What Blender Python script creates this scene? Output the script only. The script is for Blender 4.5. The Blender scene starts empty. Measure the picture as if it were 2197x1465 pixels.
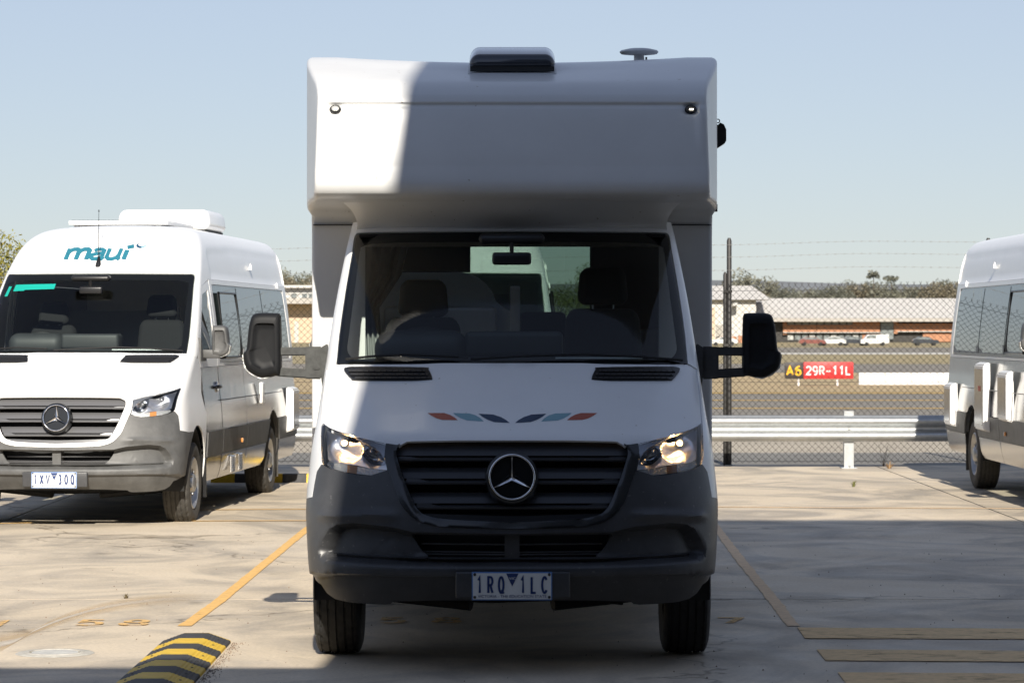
import bpy, bmesh, math, random
import numpy as np
from mathutils import Vector, Matrix
from mathutils.geometry import delaunay_2d_cdt
random.seed(7)
R = math.radians
scene = bpy.context.scene
C = scene.collection

# ------------------------------------------------------------------ camera, light, exposure
FPX, CAMH, CAMY, U0, V0 = 6468.0, 1.608, -14.0, 1098.5, 705.0     # measured from the picture (2197 px wide)
cam = bpy.data.cameras.new('camera')
cam.sensor_width = 36.0
cam.lens = FPX / 2197.0 * 36.0
cam.shift_y = (V0 - 732.5) / 2197.0
cam.clip_start, cam.clip_end = 0.1, 20000
cam.dof.use_dof = True
cam.dof.focus_distance = 18.0
cam.dof.aperture_fstop = 11.0
camo = bpy.data.objects.new('camera', cam)
camo.location = (0, CAMY, CAMH)
camo.rotation_euler = (R(90), 0, 0)
C.objects.link(camo)
scene.camera = camo

SUN_EL = R(31.4)
sun_dir = Vector((0.038, -1.0, math.tan(SUN_EL))).normalized()     # towards the sun (behind the viewer)
w = bpy.data.worlds.new('World'); scene.world = w; w.use_nodes = True
nt = w.node_tree
for n in list(nt.nodes): nt.nodes.remove(n)
wo = nt.nodes.new('ShaderNodeOutputWorld'); bg = nt.nodes.new('ShaderNodeBackground')
sky = nt.nodes.new('ShaderNodeTexSky'); sky.sky_type = 'NISHITA'; sky.sun_disc = False
sky.sun_elevation = SUN_EL; sky.sun_rotation = R(180 - 2.2)
sky.air_density = 0.75; sky.dust_density = 0.08; sky.ozone_density = 3.2; sky.altitude = 20
bg.inputs['Strength'].default_value = 0.10
veil = nt.nodes.new('ShaderNodeMix'); veil.data_type = 'RGBA'                                   # summer haze, thinning with height
veil.inputs['B'].default_value = (3.54, 3.46, 3.50, 1)
wtc = nt.nodes.new('ShaderNodeTexCoord'); wsx = nt.nodes.new('ShaderNodeSeparateXYZ'); nt.links.new(wtc.outputs['Generated'], wsx.inputs[0])
def wm(op, a, b=0.0):
    n = nt.nodes.new('ShaderNodeMath'); n.operation = op
    for k, q in enumerate((a, b)):
        if isinstance(q, (int, float)): n.inputs[k].default_value = q
        else: nt.links.new(q, n.inputs[k])
    return n.outputs[0]
hz = wm('MULTIPLY_ADD', wm('POWER', 2.718, wm('MULTIPLY', wm('MAXIMUM', wsx.outputs['Z'], 0.0), -1.6)), 0.70)
hz.node.inputs[2].default_value = 0.06
nt.links.new(hz, veil.inputs['Factor'])
nt.links.new(sky.outputs[0], veil.inputs['A']); nt.links.new(veil.outputs['Result'], bg.inputs[0]); nt.links.new(bg.outputs[0], wo.inputs[0])
sl = bpy.data.lights.new('sun', 'SUN'); sl.energy = 5.0; sl.angle = R(0.53); sl.color = (1.0, 0.93, 0.82)
so = bpy.data.objects.new('sun', sl); so.rotation_euler = (-sun_dir).to_track_quat('-Z', 'Y').to_euler()
so.location = (0, -30, 30); C.objects.link(so)
vs = scene.view_settings
vs.view_transform = 'Standard'; vs.look = 'None'; vs.gamma = 1.0; vs.exposure = 0.5; vs.use_curve_mapping = False
scene.cycles.max_bounces = 12; scene.cycles.transparent_max_bounces = 16; scene.cycles.glossy_bounces = 6
scene.cycles.sample_clamp_indirect = 6.0; scene.cycles.caustics_refractive = False; scene.cycles.caustics_reflective = False

# ------------------------------------------------------------------ materials
MATS = {}
def mat(name, col, rough=0.5, metal=0.0, coat=0.0, spec=0.5, var=0.0, vscale=8.0, bump=0.0, bscale=60.0, col2=None, stretch=None, emit=None, estr=0.0, det=6.0):
    if name in MATS: return MATS[name]
    m = bpy.data.materials.new(name); m.use_nodes = True
    t = m.node_tree; b = t.nodes['Principled BSDF']
    b.inputs['Base Color'].default_value = (*col, 1); b.inputs['Roughness'].default_value = rough
    b.inputs['Metallic'].default_value = metal; b.inputs['Coat Weight'].default_value = coat
    b.inputs['Coat Roughness'].default_value = 0.09; b.inputs['Specular IOR Level'].default_value = spec
    tc = t.nodes.new('ShaderNodeTexCoord'); co = tc.outputs['Object']
    if stretch:
        mp = t.nodes.new('ShaderNodeMapping'); mp.inputs['Scale'].default_value = stretch
        t.links.new(co, mp.inputs[0]); co = mp.outputs[0]
    if var > 0 or col2:
        n = t.nodes.new('ShaderNodeTexNoise'); n.inputs['Scale'].default_value = vscale; n.inputs['Detail'].default_value = det
        n.inputs['Roughness'].default_value = 0.65
        t.links.new(co, n.inputs['Vector'])
        r = t.nodes.new('ShaderNodeValToRGB'); r.color_ramp.elements[0].position = 0.3; r.color_ramp.elements[1].position = 0.7
        c2 = col2 if col2 else tuple(max(0, c * (1 - var)) for c in col)
        c1 = col if col2 else tuple(min(1, c * (1 + var)) for c in col)
        r.color_ramp.elements[0].color = (*c2, 1); r.color_ramp.elements[1].color = (*c1, 1)
        t.links.new(n.outputs[0], r.inputs[0]); t.links.new(r.outputs[0], b.inputs['Base Color'])
    if bump > 0:
        n2 = t.nodes.new('ShaderNodeTexNoise'); n2.inputs['Scale'].default_value = bscale; n2.inputs['Detail'].default_value = 4
        t.links.new(co, n2.inputs['Vector'])
        bp = t.nodes.new('ShaderNodeBump'); bp.inputs['Strength'].default_value = bump; bp.inputs['Distance'].default_value = 0.01
        t.links.new(n2.outputs[0], bp.inputs['Height']); t.links.new(bp.outputs[0], b.inputs['Normal'])
    if emit:
        b.inputs['Emission Color'].default_value = (*emit, 1); b.inputs['Emission Strength'].default_value = estr
    MATS[name] = m
    return m
def glass(name, tint, ior=1.5, rough=0.0, boost=1.0):
    if name in MATS: return MATS[name]
    m = bpy.data.materials.new(name); m.use_nodes = True; t = m.node_tree
    for n in list(t.nodes): t.nodes.remove(n)
    o = t.nodes.new('ShaderNodeOutputMaterial'); tr = t.nodes.new('ShaderNodeBsdfTransparent'); gl = t.nodes.new('ShaderNodeBsdfGlossy')
    fr = t.nodes.new('ShaderNodeFresnel'); mx = t.nodes.new('ShaderNodeMixShader')
    tr.inputs[0].default_value = (*tint, 1); gl.inputs['Roughness'].default_value = rough; fr.inputs[0].default_value = ior
    t.links.new(fr.outputs[0], mx.inputs[0]); t.links.new(tr.outputs[0], mx.inputs[1]); t.links.new(gl.outputs[0], mx.inputs[2])
    t.links.new(mx.outputs[0], o.inputs[0]); MATS[name] = m
    return m
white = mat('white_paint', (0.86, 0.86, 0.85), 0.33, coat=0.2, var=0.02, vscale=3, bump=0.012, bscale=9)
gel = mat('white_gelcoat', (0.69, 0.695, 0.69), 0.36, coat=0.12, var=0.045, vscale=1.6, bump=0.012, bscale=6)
plastic = mat('charcoal_plastic', (0.055, 0.056, 0.059), 0.36, var=0.25, vscale=5, bump=0.06, bscale=900)
plastic_f = mat('weathered_charcoal_plastic', (0.10, 0.10, 0.098), 0.5, var=0.3, vscale=6, bump=0.08, bscale=700)
black = mat('black_plastic', (0.012, 0.012, 0.013), 0.35, var=0.2)
blackm = mat('matt_black', (0.010, 0.010, 0.010), 0.7, var=0.2)
gloss_blk = mat('gloss_black', (0.012, 0.013, 0.014), 0.22, coat=0.3)
chrome = mat('chrome', (0.86, 0.86, 0.87), 0.07, metal=1.0)
reflm = mat('reflector_chrome', (0.80, 0.80, 0.82), 0.34, metal=1.0, bump=0.25, bscale=70)
satin = mat('satin_grey_slat', (0.16, 0.16, 0.165), 0.35, metal=0.3)
silver = mat('silver_wrap', (0.46, 0.46, 0.465), 0.16, metal=0.95, bump=0.10, bscale=5, var=0.06)
rubber = mat('tyre_rubber', (0.022, 0.022, 0.022), 0.75, var=0.35, vscale=14, bump=0.1, bscale=120)
rubber_d = mat('dusty_tyre_rubber', (0.060, 0.056, 0.050), 0.85, var=0.35, vscale=14, bump=0.1, bscale=120)
steel = mat('wheel_steel', (0.42, 0.42, 0.42), 0.35, metal=0.8, var=0.2)
fabric = mat('seat_fabric', (0.010, 0.0105, 0.012), 0.9, var=0.25, vscale=90, bump=0.2, bscale=300)
dashm = mat('dashboard_plastic', (0.040, 0.043, 0.046), 0.55, var=0.1, bump=0.08, bscale=500)
grey_in = mat('grey_laminate', (0.72, 0.77, 0.78), 0.5, var=0.05)
grey_lt = mat('pale_laminate', (0.86, 0.89, 0.90), 0.45, var=0.05)
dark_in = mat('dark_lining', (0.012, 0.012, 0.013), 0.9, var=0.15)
curtainm = mat('curtain_cloth', (0.30, 0.32, 0.31), 0.9, var=0.15)
ws_glass = glass('windscreen_glass', (0.87, 0.925, 0.90))
rw_glass = glass('rear_window_glass', (0.42, 0.50, 0.465))
lens_g = glass('lens_glass', (0.95, 0.96, 0.97), 1.4)
win_dark = mat('privacy_glass', (0.012, 0.016, 0.017), 0.02, spec=1.0)
door_g = glass('door_glass', (0.70, 0.80, 0.77))
frit = mat('black_frit', (0.008, 0.008, 0.009), 0.35)
platew = mat('plate_white', (0.74, 0.75, 0.74), 0.4, var=0.03)
plateb = mat('plate_blue', (0.018, 0.045, 0.16), 0.4)
galv = mat('galvanised_steel', (0.46, 0.475, 0.48), 0.45, metal=0.75, var=0.12, vscale=18, bump=0.05, bscale=40)
fenceb = mat('black_coated_wire', (0.018, 0.018, 0.017), 0.45)
postm = mat('black_post_paint', (0.028, 0.026, 0.024), 0.5, var=0.3, vscale=12)
wirem = mat('barbed_wire_steel', (0.26, 0.26, 0.25), 0.6)
yellow = mat('yellow_line_paint', (0.72, 0.40, 0.11), 0.7, var=0.12, vscale=12)
def specks(m, thr, scale, dark):
    t = m.node_tree; b = t.nodes['Principled BSDF']; src = b.inputs['Base Color'].links[0].from_socket
    tc = t.nodes.new('ShaderNodeTexCoord'); n = t.nodes.new('ShaderNodeTexNoise'); n.inputs['Scale'].default_value = scale; n.inputs['Detail'].default_value = 2
    r = t.nodes.new('ShaderNodeValToRGB'); r.color_ramp.elements[0].position = thr; r.color_ramp.elements[1].position = thr + 0.03
    r.color_ramp.elements[0].color = (1, 1, 1, 1); r.color_ramp.elements[1].color = (*dark, 1)
    x = t.nodes.new('ShaderNodeMix'); x.data_type = 'RGBA'; x.blend_type = 'MULTIPLY'; x.inputs['Factor'].default_value = 1
    t.links.new(tc.outputs['Object'], n.inputs['Vector']); t.links.new(n.outputs[0], r.inputs[0]); t.links.new(src, x.inputs['A']); t.links.new(r.outputs[0], x.inputs['B']); t.links.new(x.outputs['Result'], b.inputs['Base Color'])
specks(gel, 0.735, 26, (0.55, 0.50, 0.44)); specks(white, 0.745, 30, (0.6, 0.56, 0.5)); specks(plastic, 0.69, 45, (2.0, 1.95, 1.85))
def worn(name, col, thr, scale, rough=0.8, stretch=None, soft=0.12):
    """paint or stain whose worn gaps show the slab below"""
    m = mat(name, col, rough, var=0.15, vscale=20); t = m.node_tree
    b = t.nodes['Principled BSDF']; o = [n for n in t.nodes if n.type == 'OUTPUT_MATERIAL'][0]
    tc = t.nodes.new('ShaderNodeTexCoord'); mp = t.nodes.new('ShaderNodeMapping')
    mp.inputs['Scale'].default_value = stretch or (1, 1, 1)
    n = t.nodes.new('ShaderNodeTexNoise'); n.inputs['Scale'].default_value = scale; n.inputs['Detail'].default_value = 8; n.inputs['Roughness'].default_value = 0.7
    r = t.nodes.new('ShaderNodeValToRGB'); r.color_ramp.elements[0].position = thr - soft; r.color_ramp.elements[1].position = thr + soft
    at = t.nodes.new('ShaderNodeAttribute'); at.attribute_name = 'cover'
    mu = t.nodes.new('ShaderNodeMath'); mu.operation = 'MULTIPLY'
    tr = t.nodes.new('ShaderNodeBsdfTransparent'); mx = t.nodes.new('ShaderNodeMixShader')
    t.links.new(tc.outputs['Object'], mp.inputs[0]); t.links.new(mp.outputs[0], n.inputs['Vector']); t.links.new(n.outputs[0], r.inputs[0])
    t.links.new(r.outputs[0], mu.inputs[0]); t.links.new(at.outputs['Fac'], mu.inputs[1])
    t.links.new(mu.outputs[0], mx.inputs[0]); t.links.new(tr.outputs[0], mx.inputs[1]); t.links.new(b.outputs[0], mx.inputs[2])
    t.links.new(mx.outputs[0], o.inputs[0])
    return m

# ------------------------------------------------------------------ mesh helpers
def make(name, verts, faces, m, parent=None, smooth=35, loc=None):
    me = bpy.data.meshes.new(name); me.from_pydata([tuple(v) for v in verts], [], faces); me.update()
    ob = bpy.data.objects.new(name, me)
    ms = m if isinstance(m, (list, tuple)) else [m]
    for k in ms: me.materials.append(k)
    if smooth:
        me.polygons.foreach_set('use_smooth', [True] * len(me.polygons))
        if smooth < 180: me.set_sharp_from_angle(angle=R(smooth))
    C.objects.link(ob)
    if parent is not None: ob.parent = parent
    if loc is not None: ob.location = loc
    return ob
def thing(name, label, cat, loc=(0, 0, 0), rz=0.0, group=None):
    o = bpy.data.objects.new(name, None); o.location = loc; o.rotation_euler = (0, 0, rz); o.empty_display_size = 0.2
    C.objects.link(o); return tag(o, label, cat, group)
def tag(o, label=None, cat=None, group=None, kind=None):
    if label: o['label'] = label
    if cat: o['category'] = cat
    if group: o['group'] = group
    if kind: o['kind'] = kind
    return o
def copy_tree(o, parent=None):
    c = o.copy(); C.objects.link(c); c.parent = parent
    for ch in list(o.children): copy_tree(ch, c)
    return c
class MB:
    def __init__(s): s.v = []; s.f = []
    def add(s, vs, fs):
        k = len(s.v); s.v += [tuple(v) for v in vs]; s.f += [tuple(i + k for i in f) for f in fs]; return s
    def box(s, x0, x1, y0, y1, z0, z1, b=0.0, seg=2):
        if b <= 0:
            vs = [(x, y, z) for z in (z0, z1) for y in (y0, y1) for x in (x0, x1)]
            return s.add(vs, [(0, 2, 3, 1), (4, 5, 7, 6), (0, 1, 5, 4), (2, 6, 7, 3), (0, 4, 6, 2), (1, 3, 7, 5)])
        bm = bmesh.new(); bmesh.ops.create_cube(bm, size=1.0)
        for v in bm.verts: v.co = ((x0 + x1) / 2 + v.co.x * (x1 - x0), (y0 + y1) / 2 + v.co.y * (y1 - y0), (z0 + z1) / 2 + v.co.z * (z1 - z0))
        bmesh.ops.bevel(bm, geom=bm.edges[:], offset=b, segments=seg, profile=0.5, affect='EDGES')
        bm.verts.index_update(); s.add([v.co for v in bm.verts], [[v.index for v in f.verts] for f in bm.faces]); bm.free(); return s
    def tube(s, pts, r, n=8, closed=False, cap=True):
        pts = [Vector(p) for p in pts]; N = len(pts); k0 = len(s.v); rr = r if isinstance(r, (list, tuple)) else [r] * N
        up = None
        for i, p in enumerate(pts):
            a = pts[(i - 1) % N] if (closed or i > 0) else p; b = pts[(i + 1) % N] if (closed or i < N - 1) else p
            t = (b - a).normalized()
            if up is None: up = Vector((0, 0, 1)) if abs(t.z) < 0.9 else Vector((1, 0, 0))
            sd = t.cross(up)
            if sd.length < 1e-6: sd = t.cross(Vector((0.3, 1, 0.2)))
            sd.normalize(); u2 = sd.cross(t).normalized(); up = u2
            for j in range(n):
                a_ = 2 * math.pi * j / n; q = p + (sd * math.cos(a_) + u2 * math.sin(a_)) * rr[i]; s.v.append(tuple(q))
        M = N if closed else N - 1
        for i in range(M):
            for j in range(n):
                A = k0 + i * n; B = k0 + ((i + 1) % N) * n
                s.f.append((A + j, A + (j + 1) % n, B + (j + 1) % n, B + j))
        if cap and not closed:
            s.f.append(tuple(k0 + j for j in reversed(range(n)))); s.f.append(tuple(k0 + (N - 1) * n + j for j in range(n)))
        return s
    def lathe(s, prof, n=48, axis='x', c=(0, 0, 0), closed=False, mod=None):
        """prof: (a along the axis, r)"""
        k0 = len(s.v); P = len(prof)
        for i in range(n):
            th = 2 * math.pi * i / n
            for j, (a, r) in enumerate(prof):
                if mod: r = r + mod(i, j)
                p = (a, r * math.cos(th), r * math.sin(th)) if axis == 'x' else ((r * math.cos(th), a, r * math.sin(th)) if axis == 'y' else (r * math.cos(th), r * math.sin(th), a))
                s.v.append((p[0] + c[0], p[1] + c[1], p[2] + c[2]))
        Q = P if closed else P - 1
        for i in range(n):
            for j in range(Q):
                s.f.append((k0 + i * P + j, k0 + ((i + 1) % n) * P + j, k0 + ((i + 1) % n) * P + (j + 1) % P, k0 + i * P + (j + 1) % P))
        return s
    def prism(s, poly, y0, y1, plane='xz'):
        n = len(poly); f3 = {'xz': lambda a, b, c: (a, c, b), 'yz': lambda a, b, c: (c, a, b), 'xy': lambda a, b, c: (a, b, c)}[plane]
        vs = [f3(a, b, y0) for a, b in poly] + [f3(a, b, y1) for a, b in poly]
        return s.add(vs, [tuple(range(n)), tuple(range(2 * n - 1, n - 1, -1))] + [(i, i + n, (i + 1) % n + n, (i + 1) % n) for i in range(n)])
    def build(s, name, m, parent=None, smooth=35, loc=None):
        ob = make(name, s.v, s.f, m, parent, smooth, loc)
        bm = bmesh.new(); bm.from_mesh(ob.data); bmesh.ops.recalc_face_normals(bm, faces=bm.faces); bm.to_mesh(ob.data); bm.free()
        if smooth and smooth < 180: ob.data.set_sharp_from_angle(angle=R(smooth))
        return ob
def itp(tab, x):
    """monotone cubic through a table"""
    xs = [a for a, _ in tab]; ys = [b for _, b in tab]
    if x <= xs[0]: return ys[0] + (x - xs[0]) * (ys[1] - ys[0]) / (xs[1] - xs[0])
    if x >= xs[-1]: return ys[-1] + (x - xs[-1]) * (ys[-1] - ys[-2]) / (xs[-1] - xs[-2])
    n = len(xs); i = 0
    while x > xs[i + 1]: i += 1
    d = [(ys[k + 1] - ys[k]) / (xs[k + 1] - xs[k]) for k in range(n - 1)]
    def mm(k):
        if k == 0: return d[0]
        if k == n - 1: return d[-1]
        if d[k - 1] * d[k] <= 0: return 0.0
        return 2 * d[k - 1] * d[k] / (d[k - 1] + d[k])
    h = xs[i + 1] - xs[i]; t = (x - xs[i]) / h; a = mm(i); b = mm(i + 1)
    return ys[i] * (2 * t**3 - 3 * t * t + 1) + h * a * (t**3 - 2 * t * t + t) + ys[i + 1] * (-2 * t**3 + 3 * t * t) + h * b * (t**3 - t * t)
def inpoly(P, poly):
    P = np.asarray(P); poly = np.asarray(poly); x, y = P[:, 0], P[:, 1]; ins = np.zeros(len(P), bool); n = len(poly)
    for i in range(n):
        x0, y0 = poly[i]; x1, y1 = poly[(i + 1) % n]
        if y0 == y1: continue
        c = ((y0 > y) != (y1 > y)) & (x < (x1 - x0) * (y - y0) / (y1 - y0) + x0); ins ^= c
    return ins
def dist(P, poly, closed=True):
    P = np.asarray(P, float); poly = np.asarray(poly, float); d = np.full(len(P), 1e9); n = len(poly)
    for i in range(n if closed else n - 1):
        a = poly[i]; b = poly[(i + 1) % n]; ab = b - a; L = (ab**2).sum()
        if L < 1e-14: continue
        t = np.clip(((P - a) @ ab) / L, 0, 1); d = np.minimum(d, np.hypot(*(P - (a + t[:, None] * ab)).T))
    return d
def resample(poly, sp, ks=1.0):
    out = []
    for i in range(len(poly)):
        a = poly[i]; b = poly[(i + 1) % len(poly)]; L = math.hypot((b[0] - a[0]) * ks, b[1] - a[1]); n = max(1, int(math.ceil(L / sp)))
        for k in range(n): out.append((a[0] + (b[0] - a[0]) * k / n, a[1] + (b[1] - a[1]) * k / n))
    return out
def crom(pts, n=5, closed=False):
    """smooth curve through points"""
    out = []; N = len(pts); g = lambda i: pts[i % N] if closed else pts[max(0, min(N - 1, i))]
    for i in range(N if closed else N - 1):
        p0, p1, p2, p3 = g(i - 1), g(i), g(i + 1), g(i + 2)
        for k in range(n):
            t = k / n
            out.append(tuple(0.5 * (2 * p1[c] + (p2[c] - p0[c]) * t + (2 * p0[c] - 5 * p1[c] + 4 * p2[c] - p3[c]) * t * t + (3 * p1[c] - p0[c] - 3 * p2[c] + p3[c]) * t**3) for c in (0, 1)))
    if not closed: out.append(tuple(pts[-1]))
    return out
def panel(name, outer, holes, surf, m, parent=None, sp=0.03, skirt=0.012, ks=1.25, bsp=None, smooth=40, extra=None):
    """a sheet of the surface surf(a,b)->(x,y,z), cut to an outline with holes, with its edge folded back"""
    bsp = bsp or sp
    loops = [resample(outer, bsp, ks)] + [resample(h, bsp, ks) for h in holes]
    S = lambda L: np.array([(a * ks, b) for a, b in L])
    LS = [S(L) for L in loops]
    lo = LS[0].min(0); hi = LS[0].max(0); g = []; r = 0; y = lo[1]
    while y <= hi[1]:
        xs = np.arange(lo[0] + (sp / 2 if r % 2 else 0), hi[0], sp); g += [(x, y) for x in xs]; y += sp * 0.866; r += 1
    if g:
        g = np.array(g); k = inpoly(g, LS[0]) & (dist(g, LS[0]) > sp * 0.45)
        for h in LS[1:]: k &= ~inpoly(g, h) & (dist(g, h) > sp * 0.45)
        g = g[k]
    if extra is not None and len(extra):
        ex = np.array([(a * ks, b) for a, b in extra]); k = inpoly(ex, LS[0]) & (dist(ex, LS[0]) > sp * 0.3)
        for h in LS[1:]: k &= ~inpoly(ex, h) & (dist(ex, h) > sp * 0.3)
        ex = ex[k]; dm = np.array([np.min(np.hypot(ex[:, 0] - q[0], ex[:, 1] - q[1])) for q in g]); g = np.concatenate([g[dm > sp * 0.75], ex])
    vs = []; es = []
    for L in LS:
        b0 = len(vs); vs += [Vector(p) for p in L]; es += [(b0 + i, b0 + (i + 1) % len(L)) for i in range(len(L))]
    vs += [Vector(p) for p in g]
    V, E, F, *_ = delaunay_2d_cdt(vs, es, [], 0, 1e-6)
    V = np.array([(v.x, v.y) for v in V]); F = [tuple(f) for f in F]
    cen = np.array([V[list(f)].mean(0) for f in F]); k = inpoly(cen, LS[0])
    for h in LS[1:]: k &= ~inpoly(cen, h)
    F = [f for f, q in zip(F, k) if q]
    D = [(x / ks, y) for x, y in V]
    P = [Vector(p) for p in surf(np.array(D))]
    # orient outwards: the cab surface is seen from -y / outside, so take the first big face
    used = {}
    cnt = {}
    for f in F:
        for i in range(3): e = (f[i], f[(i + 1) % 3]); cnt[e] = 1
    nor = [Vector((0, 0, 0)) for _ in P]
    for f in F:
        n = (P[f[1]] - P[f[0]]).cross(P[f[2]] - P[f[0]])
        for i in f: nor[i] += n
    bnd = [e for e in cnt if (e[1], e[0]) not in cnt]
    VV = [tuple(p) for p in P]; FF = list(F)
    if skirt:
        idx = {}
        for e in bnd:
            for i in e:
                if i not in idx:
                    n = nor[i].normalized() if nor[i].length > 0 else Vector((0, 0, 0))
                    idx[i] = len(VV); VV.append(tuple(P[i] - n * skirt))
        FF += [(e[1], e[0], idx[e[0]], idx[e[1]]) for e in bnd]
    return make(name, VV, FF, m, parent, smooth)

# stroke lettering ---------------------------------------------------------------------------------
def arc(cx, cy, rx, ry, a0, a1, n=14): return [(cx + rx * math.cos(R(a0 + (a1 - a0) * i / n)), cy + ry * math.sin(R(a0 + (a1 - a0) * i / n))) for i in range(n + 1)]
GL = {
 '1': [[(.22, .80), (.58, 1), (.58, 0)]], 'L': [[(.12, 1), (.12, 0), (.92, 0)]], 'V': [[(.02, 1), (.5, 0), (.98, 1)]],
 'R': [[(.12, 0), (.12, 1), (.52, 1)] + arc(.56, .745, .34, .255, 80, -80, 10) + [(.12, .49)], [(.52, .49), (.92, 0)]],
 'Q': [arc(.5, .5, .42, .5, 90, 450, 26), [(.58, .2), (.95, -.04)]], '0': [arc(.5, .5, .42, .5, 90, 450, 26)],
 'C': [arc(.52, .5, .44, .5, 40, 320, 20)], 'X': [[(.02, 1), (.98, 0)], [(.98, 1), (.02, 0)]],
 '3': [arc(.45, .745, .42, .255, 150, -90, 12) + arc(.45, .245, .46, .245, 90, -150, 12)],
 'A': [[(.0, 0), (.5, 1), (1, 0)], [(.2, .34), (.8, .34)]], '-': [[(.1, .42), (.9, .42)]],
 '6': [[(.78, .98)] + arc(.75, .45, .68, .55, 100, 170, 6) + arc(.5, .3, .42, .3, 180, -180, 20)],
 '9': [arc(.48, .69, .40, .31, 0, 360, 20) + [(.90, .48), (.82, .18), (.60, .01), (.30, .0)]],
 '2': [arc(.48, .72, .42, .28, 160, -20, 12) + [(.08, 0), (.95, 0)]],
 '5': [[(.88, 1), (.2, 1), (.15, .55)] + arc(.48, .33, .42, .33, 110, -140, 14)],
 '8': [arc(.5, .74, .36, .26, -90, 270, 18), arc(.5, .25, .44, .25, 90, 450, 18)], '7': [[(.05, 1), (.95, 1), (.35, 0)]],
}
def ribbon(pts, wd):
    n = len(pts); closed = math.dist(pts[0], pts[-1]) < 1e-6 and n > 3; L = []; Rr = []
    for i in range(n):
        a = pts[i - 1] if i > 0 else (pts[-2] if closed else pts[0]); b = pts[i + 1] if i < n - 1 else (pts[1] if closed else pts[-1]); p = pts[i]
        def un(q, r):
            d = (r[0] - q[0], r[1] - q[1]); l = math.hypot(*d); return (d[0] / l, d[1] / l) if l > 1e-9 else None
        t1 = un(a, p); t2 = un(p, b); t1 = t1 or t2; t2 = t2 or t1
        nx, ny = -(t1[1] + t2[1]), t1[0] + t2[0]; l = math.hypot(nx, ny) or 1; nx /= l; ny /= l
        c = max(0.45, nx * -t1[1] + ny * t1[0]); ww = (wd[i] if isinstance(wd, (list, tuple)) else wd) / 2 / c
        L.append((p[0] + nx * ww, p[1] + ny * ww)); Rr.append((p[0] - nx * ww, p[1] - ny * ww))
    return L, Rr
def glyphs(text, x, z, cw, h, pitch, wd, shear=0.0, strokes=None):
    """list of quads in the writing plane for stroke lettering"""
    out = []
    for k, ch in enumerate(text):
        if ch == ' ': continue
        for si, st in enumerate((strokes or GL)[ch]):
            L, Rr = ribbon([(x + k * pitch + a * cw + shear * b * h, z + b * h) for a, b in st], wd)
            out += [(L[i], L[i + 1], Rr[i + 1], Rr[i], si) for i in range(len(L) - 1)]
    return out
def letter_mesh(name, quads, fn, m, parent):
    vs = []; fs = []
    for q in quads:
        k = len(vs); vs += [fn(p[0], p[1], q[4] * 0.0006) for p in q[:4]]; fs.append((k, k + 1, k + 2, k + 3))
    return make(name, vs, fs, m, parent, 0)
def font_mesh(name, text, size, m, parent, xf, width=None):
    cu = bpy.data.curves.new('t', 'FONT'); cu.body = text; cu.size = size; cu.align_x = 'CENTER'; cu.align_y = 'CENTER'
    o = bpy.data.objects.new('t', cu); C.objects.link(o); dg = bpy.context.evaluated_depsgraph_get(); dg.update()
    me = bpy.data.meshes.new_from_object(o.evaluated_get(dg)); bpy.data.objects.remove(o); bpy.data.curves.remove(cu)
    k = 1.0
    if width:
        xs = [v.co.x for v in me.vertices]; k = width / (max(xs) - min(xs))
    vs = [xf(v.co.x * k, v.co.y) for v in me.vertices]; fs = [tuple(p.vertices) for p in me.polygons]; bpy.data.meshes.remove(me)
    return make(name, vs, fs, m, parent, 0)

# ------------------------------------------------------------------ from measured picture marks to places on the ground
def terrain(y):
    return itp([(-60, 0), (0, 0), (22.3, 0), (30, -0.08), (46, -0.28), (86, -0.85), (138, -1.28), (246, -1.0), (386, -0.25), (600, -0.1), (3000, 0.0), (16000, 0.0)], y)
def ground_at(u, v, flat=True):
    if flat: D = FPX * CAMH / (v - V0)
    else:
        lo, hi = 15.0, 3000.0
        for _ in range(60):
            mid = (lo + hi) / 2
            if V0 + FPX * (CAMH - terrain(mid + CAMY)) / mid > v: lo = mid
            else: hi = mid
        D = lo
    return ((u - U0) * D / FPX, D + CAMY)
def at(u, v, Y):
    D = Y - CAMY; return ((u - U0) * D / FPX, Y, CAMH - (v - V0) * D / FPX)
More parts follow.
